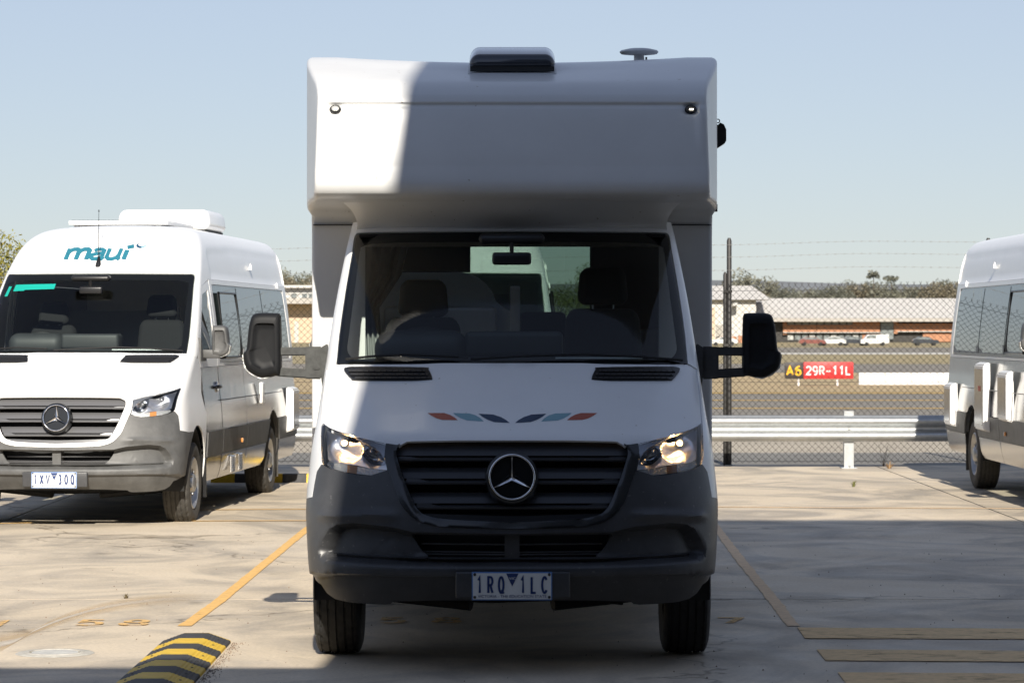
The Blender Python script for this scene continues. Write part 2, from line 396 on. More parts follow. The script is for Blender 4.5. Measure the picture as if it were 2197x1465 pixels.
# ------------------------------------------------------------------ ground
conc = mat('concrete', (0.44, 0.395, 0.325), 0.62, var=0.0)
def concrete_nodes(m):
    t = m.node_tree; b = t.nodes['Principled BSDF']
    tc = t.nodes.new('ShaderNodeTexCoord'); geo = t.nodes.new('ShaderNodeNewGeometry')
    def noise(sc, st, det=6, rg=0.6, dis=0.0):
        mp = t.nodes.new('ShaderNodeMapping'); mp.inputs['Scale'].default_value = st; t.links.new(geo.outputs['Position'], mp.inputs[0])
        n = t.nodes.new('ShaderNodeTexNoise'); n.inputs['Scale'].default_value = sc; n.inputs['Detail'].default_value = det; n.inputs['Roughness'].default_value = rg; n.inputs['Distortion'].default_value = dis
        t.links.new(mp.outputs[0], n.inputs['Vector']); return n.outputs[0]
    def ramp(src, p0, p1, c0, c1):
        r = t.nodes.new('ShaderNodeValToRGB'); r.color_ramp.elements[0].position = p0; r.color_ramp.elements[1].position = p1
        r.color_ramp.elements[0].color = (*c0, 1); r.color_ramp.elements[1].color = (*c1, 1); t.links.new(src, r.inputs[0]); return r.outputs[0]
    def mult(a, c, f=1.0):
        x = t.nodes.new('ShaderNodeMix'); x.data_type = 'RGBA'; x.blend_type = 'MULTIPLY'; x.inputs['Factor'].default_value = f
        t.links.new(a, x.inputs['A']); t.links.new(c, x.inputs['B']); return x.outputs['Result']
    base = ramp(noise(0.5, (0.7, 1, 1), 5), 0.32, 0.68, (0.60, 0.505, 0.375), (0.705, 0.60, 0.455))
    sweep = ramp(noise(0.8, (1.0, 0.8, 1), 9, 0.60, 1.4), 0.36, 0.56, (0.60, 0.615, 0.65), (1.03, 1.03, 1.03))
    fine = ramp(noise(45, (1, 1, 1), 6, 0.75), 0.3, 0.7, (0.78, 0.78, 0.78), (1.12, 1.12, 1.12))
    spots = ramp(noise(7, (1, 1, 1), 3, 0.5), 0.71, 0.80, (1, 1, 1), (0.66, 0.62, 0.56))
    drips = ramp(noise(2.3, (1, 1, 1), 2, 0.4), 0.70, 0.76, (1, 1, 1), (0.70, 0.69, 0.67))
    vor = t.nodes.new('ShaderNodeTexVoronoi'); vor.feature = 'DISTANCE_TO_EDGE'; vor.inputs['Scale'].default_value = 0.16
    wv = t.nodes.new('ShaderNodeMix'); wv.data_type = 'VECTOR'; wv.inputs['Factor'].default_value = 0.06
    nz = t.nodes.new('ShaderNodeTexNoise'); nz.inputs['Scale'].default_value = 2.2; nz.inputs['Detail'].default_value = 6; t.links.new(geo.outputs['Position'], nz.inputs['Vector'])
    ad = t.nodes.new('ShaderNodeVectorMath'); ad.operation = 'MULTIPLY_ADD'; t.links.new(nz.outputs['Color'], ad.inputs[0]); ad.inputs[1].default_value = (0.9, 0.9, 0); t.links.new(geo.outputs['Position'], ad.inputs[2])
    t.links.new(ad.outputs[0], vor.inputs['Vector'])
    crack = ramp(vor.outputs['Distance'], 0.0, 0.0016, (0.45, 0.43, 0.40), (1, 1, 1))
    c = mult(mult(mult(mult(mult(base, sweep), fine), spots), drips), crack)
    t.links.new(c, b.inputs['Base Color'])
    rr = ramp(noise(2.0, (1, 1, 1), 5), 0.35, 0.65, (0.52,) * 3, (0.74,) * 3); t.links.new(rr, b.inputs['Roughness'])
    bp = t.nodes.new('ShaderNodeBump'); bp.inputs['Strength'].default_value = 0.25; bp.inputs['Distance'].default_value = 0.004
    t.links.new(noise(140, (1, 1, 1), 4, 0.7), bp.inputs['Height']); t.links.new(bp.outputs[0], b.inputs['Normal'])
concrete_nodes(conc)
earth = mat('dry_earth', (0.20, 0.17, 0.125), 0.9, var=0.25, vscale=0.3)
asphalt = mat('asphalt', (0.205, 0.185, 0.155), 0.85, var=0.18, vscale=0.8, stretch=(0.15, 1, 1))
asphalt_p = mat('pale_asphalt', (0.20, 0.19, 0.17), 0.85, var=0.15, vscale=0.8)
beige = mat('pale_apron', (0.40, 0.35, 0.275), 0.85, var=0.12, vscale=0.7)
drygrass = mat('dry_grass', (0.44, 0.33, 0.18), 0.95, var=0.0, col2=(0.34, 0.26, 0.145), vscale=0.35, stretch=(0.2, 1, 1), det=8)
olive = mat('olive_grass', (0.33, 0.265, 0.14), 0.95, col2=(0.25, 0.21, 0.115), vscale=0.25, stretch=(0.2, 1, 1), det=8)
# one sheet to the horizon (its fold follows the fall of the airfield), just below the car park slabs
ys = [-400, -60, 0, 22, 23, 26, 30, 36, 46, 60, 86, 110, 138, 180, 246, 310, 386, 480, 600, 1200, 3000, 9000, 16000]
vs_, fs_ = [], []
for i, y in enumerate(ys):
    for x in (-9000, -200, 200, 9000): vs_.append((x, y, terrain(y) - 0.09))
for i in range(len(ys) - 1):
    for j in range(3): a = i * 4 + j; fs_.append((a, a + 1, a + 5, a + 4))
tag(make('ground', vs_, fs_, earth, None, 0), kind='structure')
# car park: cast slabs with open joints
park = tag(bpy.data.objects.new('car_park', None), 'pale concrete car park of large cast slabs', None, None, 'structure'); C.objects.link(park)
XB = [-21.5, -12.8, -4.25, 4.26, 12.8, 21.5]; YB = [-40, -26, -11.0, 3.93, 21.55]
for i in range(len(XB) - 1):
    for j in range(len(YB) - 1):
        g = 0.0085; x0, x1, y0, y1 = XB[i] + g, XB[i + 1] - g, YB[j] + g, YB[j + 1] - g
        sk = 0.06 * ((x0 + x1) / 2 > 0) - 0.0
        mb = MB().box(x0, x1, y0, y1, -0.085, 0.0)
        mb.build('slab', conc, park, 0)
# airfield strips beyond the fence
def strip(name, v0, v1, m, dz, x=260, kind='structure', vr=None):
    """a sheet between two picture rows (v0 nearer), following the fall of the ground"""
    ya = ground_at(U0, v0, False)[1]; yb = ground_at(U0, v1, False)[1]; n = max(2, int((yb - ya) / 8) + 2); vs = []; fs = []
    for i in range(n):
        y = ya + (yb - ya) * i / (n - 1)
        vs += [(-x, y, terrain(y) + dz), (x, y, terrain(y) + dz)]
        if i: k = 2 * i; fs.append((k - 2, k - 1, k + 1, k))
    return tag(make(name, vs, fs, m, None, 0), kind=kind)
strip('path', 999.5, 971, asphalt_p, 0.0)
strip('apron', 971, 925, beige, 0.0)
strip('taxiway', 925, 842, asphalt, 0.004)
strip('grass_verge', 842, 800, drygrass, 0.012, kind='structure')
strip('runway', 800, 781, asphalt, 0.012)
strip('grass_field', 781, 760.5, olive, 0.02)
strip('runway_edge_line', 760.5, 757.5, mat('white_line_paint', (0.62, 0.60, 0.55), 0.8), 0.03)
strip('perimeter_road', 757.5, 746, asphalt, 0.02)
strip('far_grass', 746, 733, olive, 0.03)
ylp = mat('taxiway_yellow', (0.50, 0.33, 0.09), 0.8, var=0.2)
for va, vb in ((877.4, 875.4), (860.0, 858.3), (845.0, 842.8)):
    strip('taxiway_marking', va, vb, ylp, 0.012 if va > 850 else 0.016)

# painted lines and marks on the slabs
def sheet(name, pts, m, z=0.004, parent=None, cover=1.0):
    o = make(name, [(x, y, z) for x, y in pts], [tuple(range(len(pts)))], m, parent, 0)
    a = o.data.attributes.new('cover', 'FLOAT', 'POINT'); a.data.foreach_set('value', [cover] * len(pts)); return o
def px_line(name, pts, hw, m, z=0.004, jit=0.0):
    """a painted band through picture points; hw = half width in metres"""
    P = [Vector(ground_at(*p)) for p in pts]; Q = []
    for i in range(len(P) - 1):
        n = max(1, int((P[i + 1] - P[i]).length / 0.12))
        for k in range(n): Q.append(P[i] + (P[i + 1] - P[i]) * k / n)
    Q.append(P[-1]); vs = []; fs = []
    rnd = random.Random(len(pts) * 7 + int(pts[0][0]))
    for i, p in enumerate(Q):
        t = (Q[min(i + 1, len(Q) - 1)] - Q[max(i - 1, 0)]).normalized(); n = Vector((-t.y, t.x))
        if abs(t.y) > abs(t.x): n = Vector((-1, 0)) if t.y > 0 else Vector((1, 0))
        a = hw + rnd.uniform(-jit, jit); b = hw + rnd.uniform(-jit, jit)
        vs += [(p.x + n.x * a, p.y + n.y * a, z), (p.x - n.x * b, p.y - n.y * b, z)]
        if i: k = 2 * i; fs.append((k - 2, k - 1, k + 1, k))
    o = make(name, vs, fs, m, None, 0)
    a = o.data.attributes.new('cover', 'FLOAT', 'POINT'); a.data.foreach_set('value', [1.0] * len(vs)); return tag(o, kind='structure')
line_p = worn('yellow_bay_paint', (0.74, 0.45, 0.15), 0.33, 9, soft=0.05)
line_f = worn('faded_bay_paint', (0.76, 0.55, 0.34), 0.30, 7, soft=0.06)
hatch_p = worn('worn_hatch_paint', (0.78, 0.54, 0.27), 0.36, 5, stretch=(0.7, 1.3, 1), soft=0.12)
px_line('bay_marking', [(396, 1343), (470, 1290), (560, 1216), (640, 1150), (668, 1128)], 0.036, line_p, jit=0.003)
px_line('bay_marking', [(1702, 1343), (1668, 1298), (1630, 1252), (1580, 1190), (1530, 1123)], 0.036, line_f, jit=0.005)
px_line('bay_marking', [(-120, 1126), (120, 1120.5), (420, 1117.8), (700, 1117.0), (1100, 1117)], 0.035, line_p, jit=0.003)
px_line('bay_marking', [(380, 1094.3), (560, 1093.0), (700, 1092.6), (1100, 1092.4)], 0.032, line_p, jit=0.003)
px_line('bay_marking', [(1500, 1087.5), (1800, 1089.5), (2350, 1091.5)], 0.045, line_f, jit=0.003)
def hatch(u0, v0, u1, v1, ur=2600, rise=0.008):
    a = ground_at(u0, v0); b = ground_at(u1, v1); n = 30; vs = []; fs = []; rnd = random.Random(int(v0))
    L = ground_at(ur, v0)[0]
    for i in range(n + 1):
        f = i / n; vs += [(a[0] + (L - a[0]) * f, a[1] - 0.10 * f + rnd.uniform(-.006, .006), 0.005), (b[0] + (L - b[0]) * f, b[1] - 0.10 * f + rnd.uniform(-.006, .006), 0.005)]
        if i: k = 2 * i; fs.append((k - 2, k, k + 1, k - 1))
    o = make('hatch_marking', vs, fs, hatch_p, None, 0)
    at_ = o.data.attributes.new('cover', 'FLOAT', 'POINT'); at_.data.foreach_set('value', [1.0] * len(vs)); tag(o, kind='structure')
hatch(1711, 1347, 1727, 1370); hatch(1752, 1394, 1772, 1418); hatch(1797, 1443, 1826, 1480); hatch(1850, 1497, 1882, 1540)
# bay number 58, another number's edge, and the faded mark beside the right wheel
q = glyphs('58', 0, 0, 0.14, 0.30, 0.245, 0.045)
x0, y0 = ground_at(158, 1342); num_p = worn('stencil_paint', (0.70, 0.45, 0.18), 0.44, 12, soft=0.06)
def numeral(quads, x0, y0):
    vs = []; fs = []
    for qd in quads:
        k = len(vs); vs += [(x0 + p[0], y0 + p[1], 0.005 + qd[4] * .0006) for p in qd[:4]]; fs.append((k, k + 1, k + 2, k + 3))
    o = make('bay_number', vs, fs, num_p, None, 0); a = o.data.attributes.new('cover', 'FLOAT', 'POINT'); a.data.foreach_set('value', [1.0] * len(vs)); tag(o, kind='structure')
numeral(q, x0, y0)
numeral(glyphs('7', 0, 0, 0.14, 0.30, 0.245, 0.045), *ground_at(1545, 1337))
numeral(glyphs('5', 0, 0, 0.14, 0.30, 0.245, 0.045), *ground_at(812, 1337)); numeral(glyphs('8', 0, 0, 0.14, 0.30, 0.245, 0.045), *ground_at(930, 1337))
numeral(glyphs('1', 0, 0, 0.14, 0.30, 0.245, 0.045), *ground_at(-40, 1344))
# pale run-off stain with a rusty fringe
def stain(name, pts, w0, m, z):
    P = crom([ground_at(*p) for p in pts], 8); vs = []; fs = []; cv = []
    for i, p in enumerate(P):
        f = i / (len(P) - 1); w_ = w0 * (1 - 0.55 * f); 
        for k, s in enumerate((-1, -.5, 0, .5, 1)):
            vs.append((p[0], p[1] + s * w_, z)); cv.append((0, .7, 1, .7, 0)[k] * (1 - f**4))
        if i:
            for k in range(4): a = (i - 1) * 5 + k; fs.append((a, a + 5, a + 6, a + 1))
    o = make(name, vs, fs, m, None, 0); a = o.data.attributes.new('cover', 'FLOAT', 'POINT'); a.data.foreach_set('value', cv); tag(o, kind='structure')
SP = [(-60, 1392), (30, 1376), (75, 1352), (140, 1326), (230, 1302), (330, 1288), (430, 1283)]
stain('stain', SP, 0.85, worn('rusty_stain', (0.64, 0.48, 0.28), 0.42, 0.8, 0.6, soft=0.4), 0.0016)
stain('stain', SP, 0.26, worn('pale_stain', (0.74, 0.68, 0.58), 0.30, 1.0, 0.5, soft=0.4), 0.0026)
# round access cover set in a ring of mortar
cx, cy = ground_at(118, 1401)
cov = thing('access_cover', 'small round pale cover set in the concrete, left of the speed hump', 'access cover', (cx, cy, 0))
MB().lathe([(0.002, 0.001), (0.0075, 0.001), (0.0075, 0.115), (0.002, 0.118)], 40, 'z').build('lid', mat('pale_iron', (0.55, 0.54, 0.50), 0.55, var=0.2, vscale=30), cov, 30)
MB().lathe([(0.002, 0.126), (0.0095, 0.128), (0.0095, 0.142), (0.006, 0.146), (0.0055, 0.185), (0.001, 0.195)], 40, 'z').build('collar', mat('mortar', (0.47, 0.45, 0.40), 0.8, var=0.2, vscale=20), cov, 30)

# ------------------------------------------------------------------ speed hump, in bolted segments
hump = thing('speed_hump', 'yellow and black striped speed hump lying on the concrete', 'speed hump', (-1.615, 0, 0))
hy = mat('hump_yellow', (0.72, 0.47, 0.035), 0.6, var=0.14, vscale=18, bump=0.1, bscale=90); hb = mat('hump_black', (0.045, 0.045, 0.047), 0.7, var=0.3, vscale=18, bump=0.15, bscale=90)
prof = [(-0.175, 0.0), (-0.172, 0.012), (-0.062, 0.052), (0.062, 0.052), (0.172, 0.012), (0.175, 0.0)]
def segment(L):
    mb = MB(); n = len(prof)
    # ribbed slopes: each slope carries small ridges lengthways
    P = [prof[0], prof[1]]
    for k in range(1, 13):
        f = k / 13; P.append((-0.172 + .11 * f, 0.012 + .04 * f + (0.0016 if k % 2 else -0.0008)))
    P += [prof[2], prof[3]]
    for k in range(12, 0, -1):
        f = k / 13; P.append((0.172 - .11 * f, 0.012 + .04 * f + (0.0016 if k % 2 else -0.0008)))
    P += [prof[4], prof[5]]
    return mb.prism([(a, b) for a, b in P], 0.002, L - 0.002, 'xz')
mY = segment(0.25); y = 1.43
capy = MB()
capv = []; capf = []
for j in range(6):                                           # rounded end cap
    f = j / 5; k = math.cos(f * math.pi / 2) ** 0.6 if j < 5 else 0.0
    for (a, b) in prof: capv.append((a * (0.82 + .18 * k), 1.435 + 0.11 * f, max(0.0, b * (k if j else 1))))
for j in range(5):
    for i in range(5): a = j * 6 + i; capf.append((a, a + 1, a + 7, a + 6))
make('end_cap', capv, capf, hy, hump, 30)
d0 = {}
for k in range(16):
    m_ = hb if k % 2 == 0 else hy
    if k % 2 not in d0:
        o = mY.build('segment', m_, hump, 25); d0[k % 2] = o.data
        o.data = o.data if k == 0 else o.data
    else:
        o = bpy.data.objects.new('segment', d0[k % 2]); C.objects.link(o); o.parent = hump
    o.location = (0, y - 0.25 * (k + 1), 0)
    for sx in (-0.118, 0.118):                                # bolts in their pockets
        b_ = MB().lathe([(0.0, 0.001), (0.006, 0.001), (0.006, 0.011), (0.0, 0.013)], 10, 'z').build('bolt', rubber, o, 30); b_.location = (sx, 0.125, 0.026)

# wheel stop behind the left van: yellow and black kerb pieces
ws = thing('wheel_stop', 'low yellow and black wheel stop behind the parked van', 'wheel stop', (-2.15, 17.6, 0))
for k in range(8):
    MB().prism([(-0.10, 0), (-0.075, 0.09), (0.075, 0.09), (0.10, 0)], -1.0 + 0.25 * k + .002, -1.0 + 0.25 * (k + 1) - .002, 'yz').build('block', hy if k % 2 == 0 else hb, ws, 0)

# ------------------------------------------------------------------ guardrail
GY = 20.7
gr = thing('guardrail', 'galvanised steel crash barrier running along the fence', 'guardrail', (0, GY, 0))
W = [(-0.000, 0.300), (-0.028, 0.306), (-0.040, 0.318), (-0.083, 0.345), (-0.083, 0.388), (-0.050, 0.412), (-0.012, 0.432), (-0.008, 0.450), (-0.012, 0.468), (-0.050, 0.488), (-0.083, 0.512), (-0.083, 0.555), (-0.040, 0.582), (-0.028, 0.594), (0.0, 0.600)]
W = [(a, b + 0.012) for a, b in crom(W, 3)]
def rail(x0, x1, dy):
    vs = []; fs = []; n = len(W)
    for x in (x0, x1):
        for a, b in W: vs.append((x, a + dy, b))
        for a, b in W: vs.append((x, a + dy + 0.004, b))
    for i in range(n - 1): fs += [(i, i + 2 * n, i + 1 + 2 * n, i + 1), (i + n, i + n + 1, i + 3 * n + 1, i + 3 * n)]
    fs += [(0, n, 3 * n, 2 * n), (n - 1, 3 * n - 1, 4 * n - 1, 2 * n - 1)]
    return make('rail', vs, fs, galv, gr, 50)
for k, x0 in enumerate((-9.6, -5.6, -1.6, 2.4, 6.4)): rail(x0, x0 + 4.3, -0.0045 * (k % 2))
for k in range(7):
    x = -8.62 + 2.5 * k
    pst = MB().box(x - 0.055, x + 0.055, 0.012, 0.03, 0.012, 0.66).box(x - 0.055, x - 0.045, 0.0305, 0.11, 0.012, 0.66).box(x + 0.045, x + 0.055, 0.0305, 0.11, 0.012, 0.66).build('post', galv, gr, 30)
    MB().box(x - 0.09, x + 0.09, -0.04, 0.16, 0.0, 0.0115).build('base_plate', galv, pst, 30)
    for zz in (0.462,): MB().lathe([(-0.02, 0.001), (-0.02, 0.014), (-0.008, 0.018)], 12, 'y', (x, 0, zz)).build('bolt', galv, pst, 30)
    MB().lathe([(0.03, 0.001), (0.03, 0.012), (0.0116, 0.012)], 8, 'z', (x + 0.005, -0.02, 0)).build('bolt', galv, pst, 30)

# ------------------------------------------------------------------ chain-link fence with barbed wire
FY = 21.45
fe = thing('chain_link_fence', 'black chain-link fence topped with barbed wire', 'fence', (0, FY, 0))
def ftop(x): return 2.09 + 0.008 * x
p = 0.0775
XL, XR = -9.3, 9.3
nv = []; nf = []; N = int((XR - XL) / p); wr = 0.0025
rw = random.Random(3)
a_ = p / 2; N = int((XR - XL) / a_)
for i in range(N):
    xb = XL + i * a_; top = ftop(xb); ns = int(top / a_); z0 = 0.03; k0 = len(nv); dz = (top - z0) / ns
    for k in range(ns + 1):
        on_ = (k + i) % 2
        x = xb + a_ * on_ + math.sin(xb * 1.7 + k * .3) * .0025; z = z0 + k * dz; yy = (0.003 if on_ else -0.003)
        nv += [(x - wr, yy, z), (x, yy - wr, z + wr), (x + wr, yy, z), (x, yy + wr, z - wr)]
        if k:
            a = k0 + (k - 1) * 4
            for j in range(4): nf.append((a + j, a + (j + 1) % 4, a + 4 + (j + 1) % 4, a + 4 + j))
    if (ns + i) % 2:                                            # twisted tails at the top
        for sg in (-1, 1):
            a = len(nv); xt = xb + a_
            nv += [(xt - wr, 0, top), (xt + wr, 0, top), (xt + sg * .012 + wr, 0, top + .035), (xt + sg * .012 - wr, 0, top + .035)]; nf.append((a, a + 1, a + 2, a + 3))
tag(make('mesh', nv, nf, fenceb, fe, 0), kind='stuff')
for z in (0.05, 0.98, 2.03):
    MB().tube([(XL, -0.006, z + (0.008 * XL if z > 2 else 0)), (XR, -0.006, z + (0.008 * XR if z > 2 else 0))], 0.0022, 5).build('line_wire', fenceb, fe, 0)
for k in range(7):
    x = 2.545 + 3.05 * (k - 4)
    ps = MB().tube([(x + 0.012, 0.045, 0), (x + 0.012, 0.045, 2.64), (x + 0.012, 0.045, 2.675)], [0.029, 0.029, 0.016], 14).build('post', postm, fe, 40)
    MB().box(x - 0.04, x + 0.075, 0.0, 0.11, 0.0, 0.008).build('base_plate', galv, ps, 0)
    if k == 4:
        p2 = MB().tube([(x - 0.036, 0.05, 0), (x - 0.036, 0.05, 2.24), (x - 0.036, 0.05, 2.275)], [0.023, 0.023, 0.012], 14).build('post', postm, fe, 40)
        for zz in (2.03, 1.4, 0.3): MB().box(x - 0.062, x + 0.045, 0.008, 0.014, zz, zz + 0.03).build('clamp', postm, p2, 0)
for z in (2.275, 2.43, 2.575):
    bw = MB(); zf = lambda x: z + 0.0115 * x - 0.012 * math.cos((x - 2.545) / 3.05 * 2 * math.pi) 
    xs = [XL + (XR - XL) * i / 60 for i in range(61)]
    bw.tube([(x, 0.012, zf(x)) for x in xs], 0.0013, 5)
    wob = MB().tube([(x_, 0.012 + .0016 * math.cos(x_ * 90), zf(x_) + .0016 * math.sin(x_ * 90)) for x_ in [XL + (XR - XL) * i / 700 for i in range(701)]], 0.0011, 3, cap=False)
    bw.add(wob.v, wob.f); x = XL + 0.05
    while x < XR:
        for a in (0.6, 2.3): bw.tube([(x - math.cos(a) * .016, .012, zf(x) - math.sin(a) * .016), (x + math.cos(a) * .016, .012, zf(x) + math.sin(a) * .016)], 0.0016, 3)
        x += 0.102
    bw.build('barbed_wire', wirem, fe, 0)

# weeds
def weed(name, label, loc, n, h, spread, m, seed):
    rnd = random.Random(seed); mb = MB()
    for i in range(n):
        a = rnd.uniform(0, 6.28); l = h * rnd.uniform(.4, 1.1); sp_ = spread * rnd.uniform(.2, 1); w_ = 0.0025
        pts = [(0.01 * math.cos(a), 0.01 * math.sin(a), 0.0), (sp_ * .4 * math.cos(a), sp_ * .4 * math.sin(a), l * .6), (sp_ * math.cos(a), sp_ * math.sin(a), l * rnd.uniform(.6, 1.0))]
        t = (-math.sin(a) * w_, math.cos(a) * w_)
        vs = []
        for k, q_ in enumerate(pts):
            f = (1, .8, .05)[k]; vs += [(q_[0] + t[0] * f, q_[1] + t[1] * f, q_[2]), (q_[0] - t[0] * f, q_[1] - t[1] * f, q_[2])]
        mb.add(vs, [(0, 1, 3, 2), (2, 3, 5, 4)])
    o = mb.build(name, m, None, 0); o.location = loc; return tag(o, label, 'weed')
wg = mat('weed_green', (0.16, 0.17, 0.05), 0.8, var=0.3); wd = mat('weed_straw', (0.42, 0.27, 0.13), 0.9, var=0.3)
weed('weed', 'tuft of green grass growing from the concrete in front of the crash barrier', (*ground_at(1831, 1044), 0), 40, 0.085, 0.085, wg, 1)
weed('weed', 'dry straw-coloured weed at the foot of the fence', (*ground_at(1908, 1005), 0), 60, 0.10, 0.16, wd, 2)
weed('weed', 'tall dead weed stalks leaning on the fence mesh', (*ground_at(1895, 1000), 0), 14, 0.42, 0.25, mat('weed_dead', (0.06, 0.05, 0.04), 0.9), 4)
weed('weed', 'tiny weeds in the slab joint left of the motorhome', (*ground_at(270, 1283), 0), 26, 0.03, 0.05, mat('weed_brown', (0.13, 0.10, 0.05), 0.9), 5)
# grit swept against the hump and scattered on the slabs
mb = MB(); rg = random.Random(9)
for i in range(900):
    if i < 520:
        y_ = rg.uniform(-0.9, 1.45); x_ = -1.43 + abs(rg.gauss(0, 0.028))
    else:
        x_ = rg.uniform(-4, 4.2); y_ = rg.uniform(-0.8, 9)
    s_ = rg.uniform(.0016, .0045) * (1 if i < 520 else 1.3)
    mb.add([(x_ - s_, y_ - s_, 0), (x_ + s_, y_ - s_, 0), (x_, y_ + s_, 0), (x_, y_, s_ * 1.3)], [(0, 1, 3), (1, 2, 3), (2, 0, 3)])
tag(mb.build('grit', mat('grit_stone', (0.27, 0.19, 0.13), 0.9, col2=(0.06, 0.05, 0.045), vscale=12), None, 0), 'loose grit scattered over the concrete', 'grit', kind='stuff')

# ------------------------------------------------------------------ airfield: sign, barrier, buildings, cars, trees
sy = ground_at(1757, 828, False)[1]; sz = terrain(sy)
sg = thing('taxiway_sign', 'black and red airfield sign reading A6 29R-11L on short white legs', 'sign', (0, sy, 0))
xa, _, za = at(1684, 812.5, sy); xm, _, _ = at(1724, 0, sy); xb, _, zb = at(1831, 777, sy)
sr = mat('sign_red', (0.55, 0.03, 0.03), 0.45, var=0.05); sk_ = mat('sign_black', (0.035, 0.028, 0.025), 0.5); sw = mat('sign_white', (0.78, 0.76, 0.75), 0.5); sye = mat('sign_yellow', (0.80, 0.42, 0.01), 0.5)
MB().box(xa, xm - .004, 0, 0.18, za, zb, 0.012).build('black_panel', sk_, sg, 30); MB().box(xm, xb, 0.002, 0.18, za, zb + .01, 0.012).build('red_panel', sr, sg, 30)
H = zb - za; fn = lambda a, b, d: (a, -0.006 - d, b)
letter_mesh('lettering', glyphs('A6', xa + .12 * H, za + .24 * H, 0.36 * H, 0.50 * H, 0.50 * H, 0.115 * H), fn, sye, sg)
tx = '29R-11L'; pw = (xb - xm - .24 * H) / 7
letter_mesh('lettering', glyphs(tx, xm + .16 * H, za + .26 * H, 0.31 * H, 0.48 * H, pw, 0.088 * H), fn, sw, sg)
for u in (1713.5, 1797):
    x = at(u, 0, sy)[0]; MB().tube([(x, .1, sz), (x, .1, za)], 0.055, 10).build('leg', sw, sg)
by = ground_at(1900, 825.5, False)[1]
bar = thing('runway_barrier', 'long low white barrier standing on the airfield grass', 'barrier', (0, by, terrain(by)))
x0 = at(1842, 0, by)[0]; L = at(2024, 0, by)[0] - x0; hgt = at(0, 799.5, by)[2] - terrain(by)
for k in range(4): MB().prism([(-.16, 0), (-.13, hgt), (.13, hgt), (.16, 0)], x0 + L / 4 * 1.25 * k + .01, x0 + L / 4 * 1.25 * (k + 1) - .01, 'yz').build('section', mat('barrier_white', (0.74, 0.73, 0.71), 0.6, var=0.05), bar, 0)

BY = 386.0; gz = -0.25
wl = mat('pale_wall', (0.52, 0.51, 0.48), 0.8, var=0.05); crm = mat('cream_wall', (0.55, 0.43, 0.31), 0.8, var=0.05); rfw = mat('white_roof', (0.54, 0.515, 0.48), 0.6, var=0.05, vscale=.3)
rfg = mat('grey_fascia', (0.42, 0.39, 0.35), 0.7, var=0.05); ora = mat('terracotta_panel', (0.42, 0.205, 0.115), 0.8, var=0.1, vscale=.4); shd = mat('dark_opening', (0.05, 0.048, 0.045), 0.8, var=.3); wgl = mat('far_window', (0.20, 0.22, 0.22), 0.2)
def P(u, v, Y=BY): return at(u, v, Y)
def fbox(name, u0, u1, v0, v1, Y0, Y1, m, par):
    a = P(u0, v1, Y0); b = P(u1, v0, Y0); return MB().box(a[0], b[0], Y0, Y1, a[2], b[2]).build(name, m, par, 0)
long_b = thing('terminal_building', 'long low white-roofed building with terracotta panels across the airfield', 'building', (0, 0, 0))
fbox('wall', 1628, 2520, 688, 742, BY + 1.0, BY + 16, shd, long_b)
a = P(1560, 682); b = P(2540, 682); r0 = P(1640, 640, BY + 9)[2]
MB().add([(a[0], BY - 1.2, a[2]), (b[0], BY - 1.2, a[2]), (b[0], BY + 9, r0), (a[0] + 2.2, BY + 9, r0), (b[0], BY + 18, a[2]), (a[0], BY + 18, a[2])], [(0, 1, 2, 3), (3, 2, 4, 5), (0, 3, 5), (1, 4, 2)]).build('roof', rfw, long_b, 0)
MB().box(a[0], b[0], BY - 1.25, BY - 1.0, P(0, 690)[2], a[2] - .02).build('fascia', rfg, long_b, 0)
for u0, u1, v0, v1 in ((1680, 1688, 686, 718), (1688, 1752, 697, 712), (1753, 1830, 697, 712), (1830, 1888, 690, 712), (1918, 1926, 688, 716), (1926, 2056, 694, 710), (2056, 2300, 694, 710)):
    fbox('panel', u0, u1, v0, v1, BY + .5, BY + 0.9, ora, long_b)
for u0, u1, v0, v1 in ((1850, 1890, 716, 727), (1980, 2058, 714, 733)): fbox('panel', u0, u1, v0, v1, BY + .7, BY + 0.95, ora, long_b)
fbox('ledge', 1680, 1890, 712.4, 714, BY + .2, BY + 1.05, wl, long_b); fbox('ledge', 1926, 2300, 710.4, 712, BY + .2, BY + 1.05, wl, long_b)
for k in range(9): u = 1690 + k * 16; fbox('window', u, u + 13.5, 689.5, 696.5, BY + .8, BY + .95, mat('far_blind', (0.42, 0.43, 0.41), .5), long_b)
for k in range(12): u = 1690 + k * 15.5; fbox('window', u, u + 12, 717, 729, BY + .8, BY + .95, wgl if k % 3 else mat('far_blind', (0.42, 0.43, 0.41), .5), long_b)
fbox('stair_core', 1890, 1917, 690, 728, BY + .6, BY + 0.98, wgl, long_b)
gab = thing('hangar', 'pale grey hangar with a white roof left of the terracotta building', 'building', (0, 0, 0))
fbox('wall', 1420, 1622, 643, 742, BY - 8, BY + 6, wl, gab)
g0 = P(1415, 643, BY - 8); g1 = P(1655, 645, BY - 8); gr_ = P(1500, 613, BY - 1); g2 = P(1612, 613, BY - 1)
MB().add([(g0[0], BY - 9, g0[2]), (g1[0], BY - 9, g0[2]), (g2[0], BY - 1, gr_[2]), (g0[0], BY - 1, gr_[2]), (g1[0], BY + 7, g0[2]), (g0[0], BY + 7, g0[2])], [(0, 1, 2, 3), (3, 2, 4, 5), (1, 4, 2), (0, 3, 5), (0, 5, 4, 1)]).build('roof', rfw, gab, 0)
fbox('panel', 1545, 1580, 722, 742, BY - 8.4, BY - 8.02, ora, gab); fbox('panel', 1584, 1622, 720, 742, BY - 8.4, BY - 8.02, ora, gab)
